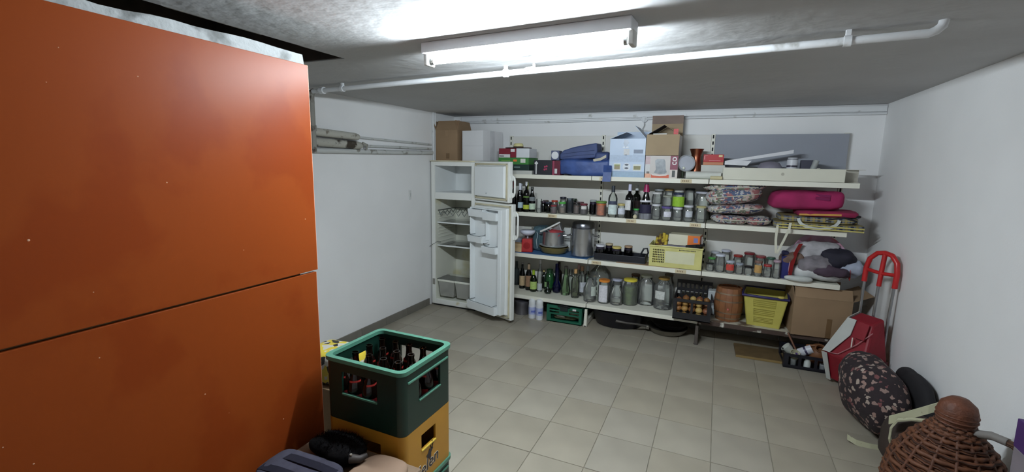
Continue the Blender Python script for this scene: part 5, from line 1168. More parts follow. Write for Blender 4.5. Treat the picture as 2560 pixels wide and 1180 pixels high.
for s_ in range(nst):
    a0, a1 = 2*PI*s_/nst+.006, 2*PI*(s_+1)/nst-.006; m = MB(); vs, fs = [], []
    for z in zz_:
        r_ = br(z)
        for a in (a0, (a0+a1)/2, a1): vs.append((r_*math.cos(a), r_*math.sin(a), z))
        vs.append(((r_-.012)*math.cos((a0+a1)/2), (r_-.012)*math.sin((a0+a1)/2), z))
    for j in range(8):
        for q in range(4): fs.append((j*4+q, j*4+(q+1) % 4, j*4+4+(q+1) % 4, j*4+4+q))
    fs += [(3, 2, 1, 0), (32, 33, 34, 35)]
    m.add(vs, fs).build('stave', M_brl[s_ % 3], t, smooth=50)
MB().lathe([(.0001, hbr*.95), (br(hbr*.95)-.010, hbr*.95), (br(hbr*.95)-.010, hbr*.96), (.0001, hbr*.96)], 24).build('head', M_brl[1], t)
for zf in (.10, .26, .62, .84): MB().shell([(br(hbr*(zf-.02))+.0015, hbr*(zf-.02)), (br(hbr*(zf+.02))+.0015, hbr*(zf+.02))], 28).build('hoop', pm((150, 132, 112), .35, .6), t, smooth=50)
a = face(t.location); MB().lathe([(.010, 0), (.007, .012), (.0001, .013)], 10).rot(PI/2, 'Y').rot(a, 'Z').move((br(hbr*.42)*math.cos(a), br(hbr*.42)*math.sin(a), hbr*.40)).build('bung', pm((200, 110, 100), .5), t, smooth=50)
# yellow laundry basket, tapered
A = onY(1866, 806, 4.26); B = onY(1948, 818, 4.26); wb0 = B.x-A.x
t = thing('yellow_tub_basket', 'bright yellow tapered basket with a navy rim on the bottom shelf', 'basket', ((A.x+B.x)/2, 4.26, Z4+.001), R_(-5))
hb2 = .265; wt = wb0*1.33; dpt = .26; M_yl = pm((194, 184, 92), .4, var=.06); M_yl2 = pm((164, 154, 70), .5, var=.06)
def bq(f, x_, y_):   # x_ -1..1, y_ 0..1 at height fraction f
    ww = (wb0+(wt-wb0)*f)/2; yo = -.035*f; dd = dpt+.05*f
    return (x_*ww, yo+y_*dd, hb2*f)
m = MB(); fs = []
def quadwall(m, p0, p1, p2, p3, n, th_=.006): m.slab([p0, p1, p2, p3], n, th_)
m.slab([bq(0, -1, 0), bq(0, 1, 0), bq(0, 1, 1), bq(0, -1, 1)], (0, 0, 1), .006)
quadwall(m, bq(0, -1, 1), bq(0, 1, 1), bq(1, 1, 1), bq(1, -1, 1), (0, -1, 0)); quadwall(m, bq(0, -1, 0), bq(0, -1, 1), bq(1, -1, 1), bq(1, -1, 0), (1, 0, 0)); quadwall(m, bq(0, 1, 0), bq(0, 1, 1), bq(1, 1, 1), bq(1, 1, 0), (-1, 0, 0))
m.build('basket_body', M_yl, t)
fwm = MB(); xs = (-1, -.55, .55, 1); bands = ((0, .12), (.12, .30), (.30, .36), (.36, .58), (.58, .64), (.64, .88), (.88, 1))
for i in range(3):
    for j, (f0, f1) in enumerate(bands):
        if i == 1 and j in (1, 3, 5): continue
        fwm.slab([bq(f0, xs[i], 0), bq(f0, xs[i+1], 0), bq(f1, xs[i+1], 0), bq(f1, xs[i], 0)], (0, 1, 0), .006)
fwm.build('front_wall', M_yl, t)
for j in (1, 3, 5):
    f0, f1 = bands[j]; g = MB(); g.slab([tuple(Vector(bq(f0, -.55, 0))+Vector((0, .006, 0))), tuple(Vector(bq(f0, .55, 0))+Vector((0, .006, 0))), tuple(Vector(bq(f1, .55, 0))+Vector((0, .006, 0))), tuple(Vector(bq(f1, -.55, 0))+Vector((0, .006, 0)))], (0, 1, 0), .004)
    pn = g.build('recessed_panel', M_yl2, t)
    for q in range(1, 4):
        f = f0+(f1-f0)*q/4; p0 = Vector(bq(f, -.53, 0)); p1 = Vector(bq(f, .53, 0)); MB().tube([p0+Vector((0, .004, 0)), p1+Vector((0, .004, 0))], .0028, 5).build('slit_bar', M_yl, pn)
MB().tube([bq(1, -1.03, -.02), bq(1, 0, -.04), bq(1, 1.03, -.02), bq(1, 1.05, .5), bq(1, 1.0, 1.02), bq(1, 0, 1.04), bq(1, -1.0, 1.02), bq(1, -1.05, .5)], .011, 8, closed=True).build('navy_rim', pm((44, 38, 92), .45), t, smooth=60)
MB().soft(wb0*1.0, dpt*.8, .12, 4, .01, 9, 3).move((0, dpt*.5, .03)).build('shaded_inside', pm((70, 66, 34), .8), t, smooth=60)  # olive body stands in for the yellow inside in shadow; shade is in the colour
MB().lathe([(.022, 0), (.024, .005), (.016, .014), (.0001, .016)], 14, c=(wt*.34, -.04, hb2+.010)).build('clip', pm((196, 180, 96), .5), t, smooth=50)
# brown carton
A = onY(1976, 815, 4.21); B = onY(2122, 838, 4.21); w1 = B.x-A.x; 
t = thing('brown_carton', 'large open brown carton at the right end of the bottom shelf', 'box', ((A.x+B.x)/2, 4.185, Z4+.0015), R_(4))
hc = onY(2050, 748, 4.185).z-Z4
carton(t, w1, .34, hc, M_card, (('f', .09, 58), ('r', .14, 155), ('l', .08, 100), ('b', .08, 80)), tape=(w1*.10, 0.0, w1*.19, hc*.50))
MB().box(-w1/2+.01, .02, .01, w1/2-.01, .32, hc*.7).build('contents', pm((70, 56, 46), .9), t)
# ------------------------------------------------------------------ floor below the shelving
c, r = place(1305, 797, 0, 38, False); c.y = max(c.y, 4.30); c.x = onY(1305, 790, c.y).x
t = thing('round_cake_tin', 'round grey metal tin on the floor behind the fridge door', 'tin', (c.x, c.y, 0)); MB().lathe([(r*.98, 0), (r, .005), (r, .105), (r*1.03, .108), (r*1.03, .135), (r*.96, .14), (.0001, .14)], 28).build('tin_body', pm((128, 126, 132), .35, .7, var=.12), t, smooth=40)
MB().lathe([(r*.9, .1405), (r*.7, .15), (.0001, .152)], 24).build('lid', pm((86, 84, 92), .4, .5), t, smooth=50)
for xc, yb, yt, lb in ((1330, 797, 745, 'white detergent bottle with lilac label, left of the pair on the floor'), (1348, 801, 747, 'white detergent bottle with lilac label, right of the pair on the floor')):
    c, r = place(xc, yb, 0, 19, False); h = topz(xc, yt, c)
    t = thing('detergent_bottle', lb, 'bottle', c, 0, 'white detergent bottles on the floor')
    MB().lathe([(r*.95, 0), (r, .006), (r, h*.62), (r*.96, h*.68), (r*.90, h*.70), (.0001, h*.70)], 20).build('plastic_body', pm((214, 216, 222), .35), t, smooth=50)
    MB().lathe([(r*.94, h*.69), (r*.95, h*.86), (r*.72, h*.97), (.0001, h)], 20).build('cap', pm((222, 224, 226), .35), t, smooth=50)
    MB().shell([(r*1.005, h*.22), (r*1.005, h*.58)], 20).build('lilac_label', pm((168, 176, 214), .4, var=.15, scale=40), t, smooth=50); sticker(t, r*1.012, h*.32, h*.42, (96, 110, 180), face(c), .6, .3)
A = onY(1366, 805, 4.19); B = onY(1453, 818, 4.19); w1 = B.x-A.x
rows = []
gc = vcrate('green_produce_crate', 'dark green plastic crate on the floor under the shelves', 'crate', ((A.x+B.x)/2, 4.19, 0), 0, w1, .30, .172, pm((24, 92, 70), .45, var=.1),
            [(.08, .36, .55, .66), (.08, .36, .72, .82), (.64, .92, .55, .66), (.64, .92, .72, .82), (.12, .92, .16, .46)], sideholes=[(.15, .85, .3, .7)])
MB().box(-.04, -.012, .125, .04, 0, .172).build('grip', pm((30, 40, 40), .5), gc, bevel=.004); MB().box(w1*.24, -.001, .140, w1*.34, 0, .158).build('white_tag', pm((214, 214, 210), .6), gc); MB().tube([(-.06, -.012, .172), (-.02, -.02, .182), (.03, -.018, .18), (.06, -.006, .168)], .007, 6).build('black_cord', M_blk, gc, smooth=60)
t = thing('leek_bundle', 'dull green and brown stuff lying inside the green crate', 'vegetables', (gc.location.x, gc.location.y+.05, .0085)); MB().soft(w1*.8, .2, .085, 3, .012, 14, 6).move((0, .09, 0)).build('bundle', pm((92, 92, 66), .8, var=.4, scale=25), t, smooth=60)
text('VOCAR', 'lettering', pm((206, 212, 206), .6), gc, .024, (-w1*.13, -.001, .052), (1, 0, -.12), (.12, 0, 1)) if False else None
t2 = t; MB().soft(.10, .02, .02, 3, .003, 20, 2).move((-w1*.12, .0, .035)).build('white_roots', pm((206, 206, 200), .7), t2, smooth=60)
# enamel basin
c = onY(1545, 812, 4.46); t = thing('black_basin', 'large black oval basin on the floor under the middle bay', 'basin', (-.80, 4.43, 0))
MB().shell([(.0001, .001), (.20, .001), (.215, .01), (.262, .155), (.272, .160), (.266, .164), (.255, .155), (.205, .015), (.0001, .012)], 40, sy=.78).build('basin_body', pm((22, 22, 34), .35, var=.2), t, smooth=50)
for s_ in (-1, 1): MB().tube([(s_*.262, -.05, .14), (s_*.285, -.04, .145), (s_*.285, .04, .145), (s_*.262, .05, .14)], .006, 6).build('handle', pm((22, 22, 34), .35, var=.2), t, smooth=60)
# frying pan with long handle, dark pan inside
c = onZ(1668, 842, 0); c = Vector((-.335, 4.41, 0))
t = thing('frying_pan', 'dull silver frying pan with a long handle on the floor', 'pan', c)
MB().shell([(.0001, .001), (.135, .001), (.16, .02), (.188, .062), (.192, .064), (.185, .065), (.13, .012), (.0001, .010)], 36).build('pan_body', pm((150, 146, 136), .3, .9, var=.2), t, smooth=50)
MB().tube([(-.165, -.085, .055), (-.25, -.150, .082), (-.35, -.208, .098), (-.44, -.232, .112)], [.011, .010, .010, .013], 8).build('long_handle', pm((110, 106, 102), .45, .6), t, smooth=60)
MB().box(-.185, -.105, .03, -.15, -.07, .066).build('bracket', pm((130, 126, 118), .4, .8), t, bevel=.005)
t = thing('dark_pan', 'dark shallow pan lying inside the silver frying pan', 'pan', c+Vector((.02, .02, .058)))
MB().shell([(.0001, .001), (.13, .001), (.15, .02), (.178, .05), (.182, .05), (.17, .046), (.13, .010), (.0001, .008)], 36).build('pan_body', pm((42, 38, 40), .35, .3, var=.2), t, smooth=50)
# flat board on the floor
A = onZ(1842, 892, 0); B = onZ(1950, 910, 0)
t = thing('flat_wooden_board', 'flat brown wooden board lying on the floor under the right bay', 'board', ((A.x+B.x)/2+.03, A.y+.14, 0), R_(2)); MB().box(-.20, -.14, 0, .17, .14, .022).build('board_body', pm((104, 84, 54), .7, var=.15, scale=14), t, bevel=.003); MB().box(-.20, -.1415, .002, .17, -.14, .020).build('edge', pm((140, 116, 70), .7), t)
# black crate with crockery
A = onZ(1957, 917, 0); B = onZ(2082, 937, 0); w1 = (B-A).length
kc = vcrate('black_oddments_crate', 'black plastic crate of crockery and bottles at the right end of the floor', 'crate', ((A.x+B.x)/2, (A.y+B.y)/2, 0), math.atan2(B.y-A.y, B.x-A.x), w1, .27, .115, pm((24, 24, 34), .4, var=.15),
            [(.10, .30, .22, .80), (.36, .62, .22, .80), (.68, .90, .22, .80)], sideholes=[(.15, .85, .3, .75)])
def inc(x_, y_, z_):
    a = kc.rotation_euler.z; return (kc.location.x+x_*math.cos(a)-y_*math.sin(a), kc.location.y+x_*math.sin(a)+y_*math.cos(a), z_)
t = thing('brown_clay_jug', 'round brown clay jug with a dark mouth lying in the black crate', 'jug', inc(.085, .125, .0085))
MB().lathe([(.0001, 0), (.05, .002), (.078, .04), (.082, .085), (.066, .135), (.034, .155), (.038, .168), (.030, .168), (.026, .15), (.05, .13), (.0001, .12)], 24).rot(R_(38), 'X', (0, 0, .08)).move((0, 0, .012)).build('clay_body', pm((122, 78, 46), .55, var=.2), t, smooth=50)
MB().tube([(-.05, 0, .09), (-.095, -.01, .12), (-.085, -.02, .16), (-.03, -.03, .17)], .009, 8).build('handle', pm((122, 78, 46), .55, var=.2), t, smooth=60)
t = thing('white_mug', 'white mug with dark stripes lying in the middle of the black crate', 'mug', inc(-.035, .09, .06)); MB().shell([(.0001, .001), (.030, .001), (.034, .006), (.034, .10), (.031, .10), (.031, .008), (.0001, .006)], 20).rot(R_(60), 'Y').move((-.02, 0, .04)).build('mug_body', pm((206, 206, 214), .35), t, smooth=50)
m = MB(); m.shell([(.0345, .045), (.0345, .06)], 20); m.rot(R_(60), 'Y').move((-.02, 0, .04)); m.build('dark_stripe', pm((60, 54, 84), .4), t, smooth=50)
t = thing('white_cup', 'small white cup lying at the left of the black crate', 'cup', inc(-.12, .10, .06)); MB().shell([(.0001, .001), (.022, .001), (.036, .03), (.04, .065), (.037, .065), (.033, .03), (.0001, .006)], 20).rot(R_(-50), 'Y').move((0.02, 0, .035)).build('cup_body', pm((196, 198, 190), .35), t, smooth=50)
t = thing('enamel_pot', 'pale enamel cup between the white cup and the striped mug', 'cup', inc(-.085, .05, .05)); MB().shell([(.0001, .001), (.025, .001), (.032, .02), (.034, .06), (.031, .06), (.03, .02), (.0001, .006)], 20).rot(R_(25), 'X').move((0, .02, .012)).build('cup_body', pm((190, 186, 160), .4), t, smooth=50)
t = thing('wooden_handle_brush', 'thin brown wooden handle slanting out of the black crate', 'handle', inc(-.10, .12, .09)); MB().tube([(-.03, .05, .14), (.03, -.02, .02), (.045, -.035, -.005)], [.007, .008, .011], 8).build('stick', pm((110, 70, 50), .6), t, smooth=60); MB().tube([(.035, -.025, .012), (.055, -.045, -.025)], .016, 8).build('purple_grip', pm((74, 46, 110), .5), t, smooth=60)
t = thing('white_tin', 'little white tin visible through the front of the black crate', 'tin', inc(.0, .03, .0085)); MB().lathe([(.024, 0), (.024, .05), (.018, .065), (.018, .075), (.0001, .077)], 18).build('tin_body', pm((200, 206, 204), .4), t, smooth=45)
t = thing('glass_tumbler', 'clear tumbler at the left front inside the black crate', 'glass', inc(-.095, .028, .0085)); MB().shell([(.0001, .001), (.018, .001), (.022, .065)], 16).build('glass_body', gm((.8, .85, .85), .2), t, smooth=50)
t = thing('glass_tumbler', 'clear tumbler at the right front inside the black crate', 'glass', inc(.10, .028, .0085)); MB().shell([(.0001, .001), (.018, .001), (.022, .055)], 16).build('glass_body', gm((.8, .85, .9), .25), t, smooth=50)

# ------------------------------------------------------------------ red shopping trolley
M_red = pm((132, 18, 34), .55, var=.15, scale=6, bump=.2, bscale=8); M_redh = pm((184, 30, 32), .35)
M_grey = pm((186, 188, 184), .6, var=.06); M_alu = pm((170, 172, 176), .3, 1.0)
t = thing('shopping_trolley', 'red and grey shopping trolley bag with a red grip, leaning at the right wall', 'trolley', (1.005, 3.83, 0), R_(-52))
# local x = across the bag, y = away from its front, z up
vs = [(-.13, -.09, .03), (.13, -.09, .03), (.13, .07, .03), (-.13, .07, .03), (-.145, -.15, .24), (.145, -.14, .24), (.14, .075, .26), (-.14, .075, .26), (-.08, -.03, .50), (.09, -.03, .50), (.09, .07, .54), (-.08, .07, .54)]
m = MB().add(vs, [(0, 3, 2, 1), (0, 1, 5, 4), (1, 2, 6, 5), (2, 3, 7, 6), (3, 0, 4, 7), (4, 5, 9, 8), (5, 6, 10, 9), (6, 7, 11, 10), (7, 4, 8, 11), (8, 9, 10, 11)])
o = m.build('bag_body', M_red, t, bevel=.014)
MB().slab([(-.144, -.156, .245), (-.085, -.160, .25), (-.01, -.085, .40), (-.02, -.035, .505), (-.082, -.036, .505)], (-.2, -1, .3), .004).build('grey_side_panel', M_grey, t)
MB().slab([(-.135, -.096, .025), (-.15, -.156, .235), (-.105, -.158, .24), (-.10, -.098, .025)], (0, -1, -.2), .004).build('grey_side_panel', M_grey, t)
MB().slab([(-.150, -.15, .24), (-.146, .072, .26), (-.086, .068, .54), (-.086, -.03, .505)], (-1, 0, .2), .004).build('grey_side_panel', M_grey, t)
MB().slab([(.02, -.048, .505), (.085, -.048, .50), (.10, -.10, .40), (.03, -.10, .40)], (0, -1, .7), .006).build('lid_flap', M_red, t); MB().tube([(.03, -.115, .40), (.045, -.135, .34)], .004, 6).build('zip_pull', pm((200, 190, 180), .4), t)
MB().tube([(-.09, -.152, .245), (-.03, -.15, .26), (.06, -.11, .36), (.12, -.06, .46)], .003, 5).build('piping', pm((176, 120, 124), .5), t, smooth=60)
for x_ in (-.10, .0, .10): MB().tube([(x_, .082, .10), (x_, .084, .55), (x_*1.03, .092, .80)], .009, 8).build('pole', M_alu, t, smooth=60)
hp_ = [(-.105, .092, .76), (-.106, .096, .86), (-.092, .102, .93), (-.05, .108, .975), (0, .110, .985), (.05, .108, .975), (.092, .102, .93), (.106, .096, .86), (.105, .092, .76)]
MB().tube(hp_, .017, 8).build('grip', M_redh, t, smooth=60); MB().tube([(-.10, .098, .85), (0, .098, .84), (.10, .098, .85)], .013, 8).build('cross_grip', M_redh, t, smooth=60); MB().tube([(0, .110, .985), (0, .10, .86), (0, .093, .75)], .015, 8).build('centre_grip', M_redh, t, smooth=60)
for s_ in (-1, 1):
    MB().lathe([(.046, -.012), (.05, -.006), (.05, .006), (.046, .012)], 20).rot(PI/2, 'Y').move((s_*.15, .05, .051)).build('wheel', pm((26, 26, 28), .6), t, smooth=40)
MB().box(-.12, .072, .02, .12, .088, .12).build('frame_plate', pm((40, 36, 38), .6), t)
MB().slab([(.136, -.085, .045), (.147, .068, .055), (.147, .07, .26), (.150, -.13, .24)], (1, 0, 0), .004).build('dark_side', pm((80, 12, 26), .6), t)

# ------------------------------------------------------------------ dotted bag, black bag, cream-handled bag
M_dot = dots((40, 30, 34), [(150, 122, 112), (166, 150, 138), (116, 72, 72), (140, 116, 108)], 30, .37, 'dotted_cloth')
t = thing('dotted_bag', 'big slumped dark brown bag with pale flower dots', 'bag', (.95, 3.26, 0), R_(6))
MB().soft(.29, .60, .42, 2.5, .025, 5, 11, 22).rot(R_(-18), 'Y', (0, 0, .2)).move((0, 0, .012)).build('bag_body', M_dot, t, smooth=70)
MB().ribbon([(-.08, .05, .37), (-.13, .03, .27), (-.14, -.02, .18), (-.05, -.1, .25)], (0, 1, 0), .012, .004).build('dark_fold', M_blk, t)
t = thing('black_bag', 'black bag slumped between the dotted bag and the right wall', 'bag', (1.122, 3.20, 0)); MB().soft(.105, .56, .40, 2.6, .012, 5, 3, 18).build('bag_body', M_blk, t, smooth=70)
# cream straps of a bag in front
M_cr = wear((184, 182, 152), (120, 104, 80), .66, 30, .8, name='flaky_cream_leather')
O_ = Vector((1.03, 2.86, 0)); t = thing('cream_trimmed_bag', 'dark slumped bag with flaking cream leather straps beside the demijohn', 'bag', O_)
MB().soft(.26, .18, .30, 2.6, .015, 6, 5, 16).build('bag_body', pm((50, 38, 32), .8, var=.2), t, smooth=70)
def cb(pts, Y): return [tuple(onY(x_, y_, Y+dy_)-O_) for x_, y_, dy_ in pts]
MB().ribbon(cb([(2222, 1050, 0), (2270, 1038, 0), (2320, 1024, 0), (2368, 1010, .02)], 2.775), (0, .3, 1), .040, .012).build('cream_band', M_cr, t)
MB().ribbon(cb([(2318, 1052, 0), (2280, 1048, 0), (2245, 1050, 0), (2228, 1068, 0), (2224, 1095, 0), (2230, 1120, .02), (2238, 1142, .04)], 2.75), (.5, 1, .2), .022, .008).build('cream_strap', M_cr, t)
q_ = [onZ(x_, y_, z_) for x_, y_, z_ in ((2238, 1142, .012), (2212, 1122, .01), (2175, 1116, .01), (2140, 1106, .015), (2118, 1092, .03))]
MB().ribbon([tuple(v_-O_) for v_ in q_], (0, .35, 1), .030, .006).build('cream_strap', M_cr, t)

# ------------------------------------------------------------------ wicker demijohn
M_wk = wave_mat((104, 60, 34), (62, 34, 20), 26, 'Z', .7, 2.5, .8, 'wicker_weave', True)
DJ = Vector((.950, 2.30, 0)); t = thing('wicker_demijohn', 'large demijohn in a brown wicker jacket with a handle, bottom right', 'demijohn', DJ)
prof = [(.15, 0), (.178, .02), (.198, .13), (.200, .25), (.182, .35), (.134, .44), (.082, .505), (.053, .54)]
MB().lathe([(.0001, .004)]+[(a-.003, b+.004) for a, b in prof], 30).build('inner_body', wave_mat((112, 66, 38), (70, 40, 24), 30, 'Z', .7, 2.0, .8, 'inner_weave', True), t, smooth=60)
# woven bands: rods winding round the body
for k in range(30):
    f = k/29.0*(len(prof)-1); i = min(int(f), len(prof)-2); u_ = f-i
    r_ = prof[i][0]*(1-u_)+prof[i+1][0]*u_; z_ = prof[i][1]*(1-u_)+prof[i+1][1]*u_+.006
    n_ = 56; pts = [((r_+.005*math.sin(q*PI/2+k*PI))*math.cos(2*PI*q/n_), (r_+.005*math.sin(q*PI/2+k*PI))*math.sin(2*PI*q/n_), z_) for q in range(n_)]
    MB().tube(pts, .0095, 6, closed=True).build('wicker_band', M_wk if k % 2 else pm((96, 56, 32), .65, var=.2, scale=40), t, smooth=70)
for k in range(14):
    a = 2*PI*k/14; MB().tube([((r_+.004)*math.cos(a), (r_+.004)*math.sin(a), z_+.004) for r_, z_ in prof], .007, 6).build('wicker_stake', pm((84, 48, 28), .65, var=.2), t, smooth=70)
MB().lathe([(.045, .53), (.060, .555), (.066, .59), (.056, .628), (.030, .652), (.0001, .658)], 22).build('wicker_stopper', pm((96, 54, 34), .6, var=.25, scale=30, bump=.5, bscale=60), t, smooth=60)
for k in range(6): MB().tube([((.050+.014*math.sin(PI*k/5))*math.cos(2*PI*q/24), (.050+.014*math.sin(PI*k/5))*math.sin(2*PI*q/24), .535+.018*k) for q in range(24)], .0042, 5, closed=True).build('neck_band', pm((90, 50, 30), .65, var=.2), t, smooth=70)
MB().tube([(.03, -.03, .53), (.075, -.085, .56), (.115, -.135, .56), (.155, -.20, .52), (.172, -.235, .44), (.165, -.205, .30)], [.012, .014, .014, .014, .013, .012], 8).build('handle', wave_mat((96, 62, 36), (54, 32, 20), 40, 'Z', .7, 1, .5, 'twisted_handle', True), t, smooth=60)
MB().tube([(.03, -.03, .53), (.075, -.085, .56), (.105, -.122, .562)], [.0145, .0165, .0165], 8).build('grey_wrap', pm((120, 116, 112), .7), t, smooth=60)
MB().slab([(-.06, -.196, .33), (.03, -.200, .34), (.08, -.19, .30), (.07, -.215, .20), (-.07, -.218, .20)], (0, -1, .3), .006).build('tan_patch', pm((150, 106, 56), .6), t)
# purple topped bag at the right edge
t = thing('purple_topped_bag', 'grey paper bag with a purple top at the right edge against the wall', 'bag', (1.045, 1.80, 0))
MB().frustum((-.05, -.2, .05, .2), (-.056, -.21, .056, .215), 0, .63).build('paper_body', pm((120, 112, 118), .8, var=.1), t, bevel=.004)
MB().frustum((-.057, -.211, .057, .216), (-.058, -.212, .058, .217), .63, .73).build('purple_top', pm((66, 34, 96), .6, var=.1), t, bevel=.003)

# ------------------------------------------------------------------ beer crates
M_gc = pm((12, 42, 33), .4, var=.08); M_gr = pm((74, 124, 104), .4, var=.06); M_yc = pm((184, 132, 40), .45, var=.06)
CX, CY, CR = -1.230, 1.501, R_(-0.6)
CW, CD = .396, .344
def beer_crate(label, z0, h_, mat, rimmat, hole_f, hole_s, rimz=True):
    t = thing('beer_crate', label, 'crate', (CX, CY, z0), CR, 'beer crates stacked in front of the orange partition'); th = .010
    RC = .030
    def wall(W_, hole, xf, nm):
        W_ -= 2*RC-(0 if W_ == CW else 2*th)
        m = MB(); xs = (0, hole[0], hole[1], 1); zs = (0, hole[2], hole[3], 1)
        for i in range(3):
            for j in range(3):
                if i == 1 and j == 1: continue
                m.box(-W_/2+W_*xs[i], 0, h_*zs[j], -W_/2+W_*xs[i+1], th, h_*zs[j+1])
        m.v = [xf(p) for p in m.v]; o = m.build(nm, mat, t)
        e = MB(); x0, x1 = -W_/2+W_*hole[0], -W_/2+W_*hole[1]; e.box(x0, -.004, h_*hole[2]-.006, x1, .002, h_*hole[2]+.002); e.v = [xf(p) for p in e.v]; e.build('handle_edge', rimmat, o, bevel=.002)
        return o
    wall(CW, hole_f, lambda p: (p[0], p[1]-CD/2, p[2]), 'long_wall'); wall(CW, hole_f, lambda p: (-p[0], CD/2-p[1], p[2]), 'long_wall')
    wall(CD-2*th, hole_s, lambda p: (CW/2-p[1], p[0], p[2]), 'end_wall'); wall(CD-2*th, hole_s, lambda p: (-CW/2+p[1], -p[0], p[2]), 'end_wall')
    MB().box(-CW/2+.012, -CD/2+.012, 0.001, CW/2-.012, CD/2-.012, .008).build('base', mat, t)
    for sx in (-1, 1):
        for sy in (-1, 1):
            vs, fs = [], []; cxx, cyy = sx*(CW/2-RC), sy*(CD/2-RC)
            for q in range(7):
                a = PI/2*q/6
                for rr2 in (RC, RC-th):
                    for zz2 in (0.0, h_): vs.append((cxx+sx*rr2*math.cos(a), cyy+sy*rr2*math.sin(a), zz2))
            for q in range(6):
                o4 = q*4; fs += [(o4, o4+4, o4+5, o4+1), (o4+2, o4+3, o4+7, o4+6), (o4+1, o4+5, o4+7, o4+3), (o4, o4+2, o4+6, o4+4)]
            MB().add(vs, fs).build('corner_wall', mat, t, smooth=50)
    if rimz:
        def rr_(g, rad, z, n_=6):
            pts = []
            for (sx, sy, a0) in ((1, 1, 0), (-1, 1, PI/2), (-1, -1, PI), (1, -1, 1.5*PI)):
                for q in range(n_): a = a0+PI/2*q/(n_-1); pts.append((sx*(CW/2-rad+g)+rad*math.cos(a), sy*(CD/2-rad+g)+rad*math.sin(a), z))
            return pts
        h_ = h_+.0015; o_, i_ = rr_(.007, .034, h_), rr_(-.014, .028, h_); n_ = len(o_); vs = o_+i_+[(p[0], p[1], h_-.016) for p in o_]+[(p[0], p[1], h_-.016) for p in i_]
        fs = []
        for k in range(n_):
            l = (k+1) % n_; fs += [(k, l, n_+l, n_+k), (2*n_+k, 2*n_+l, l, k), (n_+k, n_+l, 3*n_+l, 3*n_+k), (3*n_+k, 3*n_+l, 2*n_+l, 2*n_+k)]
        MB().add(vs, fs).build('rim', rimmat, t, smooth=30)
        zb2 = h_*.80
        MB().box(CW/2-.001, -CD/2+.03, zb2-.005, CW/2+.006, CD/2-.03, zb2+.005).build('rib', rimmat if rimmat is not M_yc else mat, t, bevel=.003)
    return t
ZY, ZG = .222, .489
b0 = beer_crate('bottom dark green beer crate of the stack, mostly hidden', 0, .2205, M_gc, M_gr, (.22, .78, .55, .75), (.3, .7, .55, .75))
b1 = beer_crate('yellow beer crate with black deer lettering under the green crate', ZY, .2655, M_yc, pm((222, 190, 70), .4), (.25, .75, .60, .80), (.30, .66, .56, .82), rimz=False)
b2 = beer_crate('dark green beer crate full of brown bottles on top of the stack', ZG, .267, M_gc, M_gr, (.18, .72, .45, .80), (.26, .80, .42, .76))
# lettering and deer emblem on the end of the yellow crate
M_bl = pm((44, 36, 40), .6); M_wo = pm((214, 206, 190), .6); ex = CW/2
for nm, ma, dx, bo in (('lettering_outline', M_wo, .0006, .0022), ('lettering', M_bl, .0016, .0)):
    text('Jelen', nm, ma, b1, .078, (ex+dx, -.012, .062), (0, 1, .10), (0, -.10, 1), ext=.0005, shear=.18, bold=bo)
def emb(pts, nm, ma, dx): MB().slab([(ex+dx, p[0], p[1]) for p in pts], (1, 0, 0), .0008).build(nm, ma, b1)
emb([(-.025, .105), (-.012, .112), (-.004, .128), (.004, .122), (.018, .126), (.024, .118), (.010, .104), (.008, .085), (.002, .07), (-.006, .085), (-.016, .09)], 'deer_emblem', M_bl, .0008)
for pts in ([(.016, .122), (.022, .138), (.030, .150)], [(.010, .124), (.006, .138), (-.004, .146)], [(.022, .138), (.016, .148), (.018, .156)]): MB().tube([(ex+.0012, a_, b_) for a_, b_ in pts], .0022, 5).build('antler', M_bl, b1)
# bottles in the green crate
M_br = (.11, .036, .012)
def beer_mesh():
    h_ = .232; prof = [(.0001, .001), (.030, .001), (.0325, .008), (.0325, .125), (.029, .150), (.0165, .180), (.0135, .205), (.0135, .222), (.0150, .223), (.0150, .232), (.0115, .232)]
    return MB().shell(prof, 16).mesh('glass_body', gm(M_br, .04, 'brown_glass'), 50), arc(.0332, .05, .105, 0, 1.2, 8).mesh('red_label', pm((150, 30, 34), .5, var=.3, scale=60), 60), arc(.0265, .150, .164, 0, 1.0, 6).mesh('neck_label', pm((186, 52, 46), .5, var=.3, scale=60), 60), MB().lathe([(.0155, .217), (.0158, .224), (.0140, .235), (.0001, .236)], 14).mesh('crown_cap', pm((60, 48, 44), .35, .6), 40)
gb, lb_, nl, cc_ = beer_mesh()
rw = random.Random(5); cs, sn = math.cos(CR), math.sin(CR)
ordn = ('first', 'second', 'third', 'fourth', 'fifth')
for i in range(5):
    for j in range(4):
        lx = -CW/2+.044+i*(CW-.088)/4; ly = -CD/2+.042+j*(CD-.084)/3
        o = thing('beer_bottle', 'brown beer bottle in green crate, %s from partition, %s from near side' % (ordn[i], ordn[j]), 'bottle', (CX+lx*cs-ly*sn, CY+lx*sn+ly*cs, ZG+.0085), rw.uniform(-2.6, -.2), 'brown beer bottles in the green crate')
        for me, nm in ((gb, 'glass_body'), (lb_, 'red_label'), (nl, 'neck_label')):
            k_ = bpy.data.objects.new(nm, me); COL.objects.link(k_); k_.parent = o
# boxes behind the crates
t = thing('tan_carton', 'tan carton squeezed behind the crates beside the partition edge', 'box', (-1.83, 1.66, 0)); solid(t, .34, .24, .37, M_card, 'carton_body')
M_yk = vor([(214, 190, 60), (34, 30, 28), (214, 190, 60), (200, 196, 186)], 34, .5, 'yellow_black_print')
t = thing('yellow_black_pack', 'yellow and black printed pack on the tan carton', 'pack', (-1.83, 1.78, .3705)); MB().soft(.30, .22, .18, 6, .012, 9, 4).build('pack_body', M_yk, t, smooth=60)
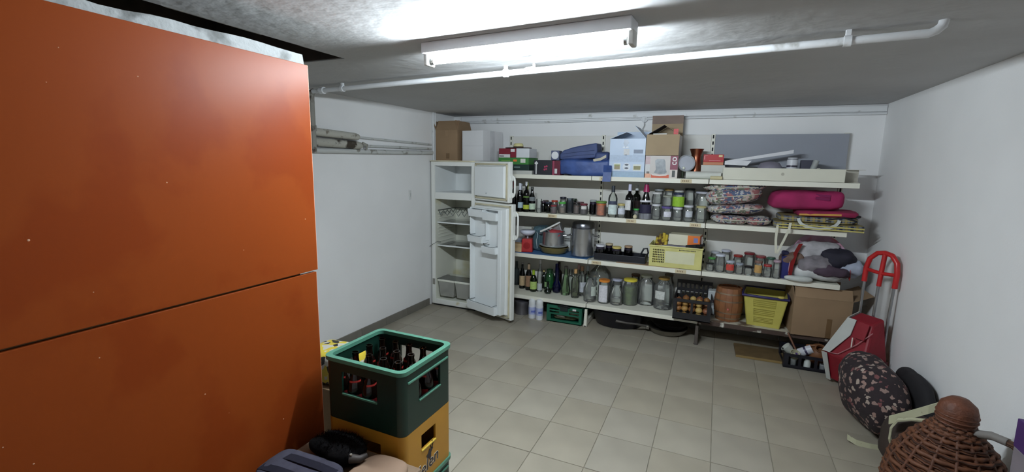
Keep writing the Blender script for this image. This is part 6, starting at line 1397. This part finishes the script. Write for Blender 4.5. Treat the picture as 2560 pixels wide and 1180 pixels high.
# ------------------------------------------------------------------ foreground bundle by the partition
t = thing('beige_carton', 'beige carton in the left foreground against the crates', 'box', (-1.20, .98, 0), R_(0)); solid(t, .52, .335, .405, pm((120, 100, 80), .8, var=.08), 'carton_body', .01)
t = thing('beige_cushion', 'rounded beige cushion lying on the foreground carton', 'cushion', (-1.05, 1.14, .4055)); MB().soft(.20, .30, .036, 3.5, .004, 7, 2).build('cushion_body', pm((132, 108, 88), .8, var=.05), t, smooth=70)
M_fl = pm((9, 8, 9), .95, var=.3, scale=40, spec=.08)
t = thing('black_fleece', 'black fuzzy fleece bundle lying against the yellow crate', 'fleece', (-1.275, 1.235, .4055))
MB().soft(.24, .15, .075, 2.4, .016, 12, 9, 18).build('fleece_body', M_fl, t, smooth=70)
rq = random.Random(9); fz = MB()
for k in range(900):
    a = rq.uniform(0, 2*PI); u_ = rq.uniform(.0, 1.4); p = Vector((math.cos(a)*math.cos(u_)*.116, math.sin(a)*math.cos(u_)*.072, .038+math.sin(u_)*.038)); q = p+Vector((p.x*.10+rq.uniform(-.008, .008), p.y*.12+rq.uniform(-.008, .008), .013)); fz.add([p+Vector((-.0014, 0, 0)), p+Vector((.0014, 0, 0)), q], [(0, 1, 2)])
tag(fz.build('pile', M_fl, t), kind='stuff')
MB().tube([(.105, -.05, .05), (.14, -.035, .05), (.15, -.01, .055)], [.018, .014, .009], 8).build('toggle', pm((46, 38, 34), .6), t, smooth=60); MB().lathe([(.005, 0), (.005, .004)], 8).move((.112, -.052, .068)).build('press_stud', pm((176, 170, 160), .3, .6), t)
t = thing('striped_blanket', 'folded blue grey blanket with dark navy stripes in the left foreground', 'blanket', (-1.305, 1.075, .4055), R_(2))
MB().soft(.30, .17, .045, 5, .005, 8, 6, 18).build('blanket_body', pm((58, 57, 68), .9, var=.12, scale=30, spec=.2), t, smooth=70)
for yy_ in (.03, -.045): MB().ribbon([(-.147, yy_, .018), (-.135, yy_, .040), (-.06, yy_, .0465), (.06, yy_, .0465), (.135, yy_, .040), (.147, yy_, .018)], (0, 1, 0), .034, .004).build('navy_stripe', pm((24, 23, 34), .9, spec=.2), t)
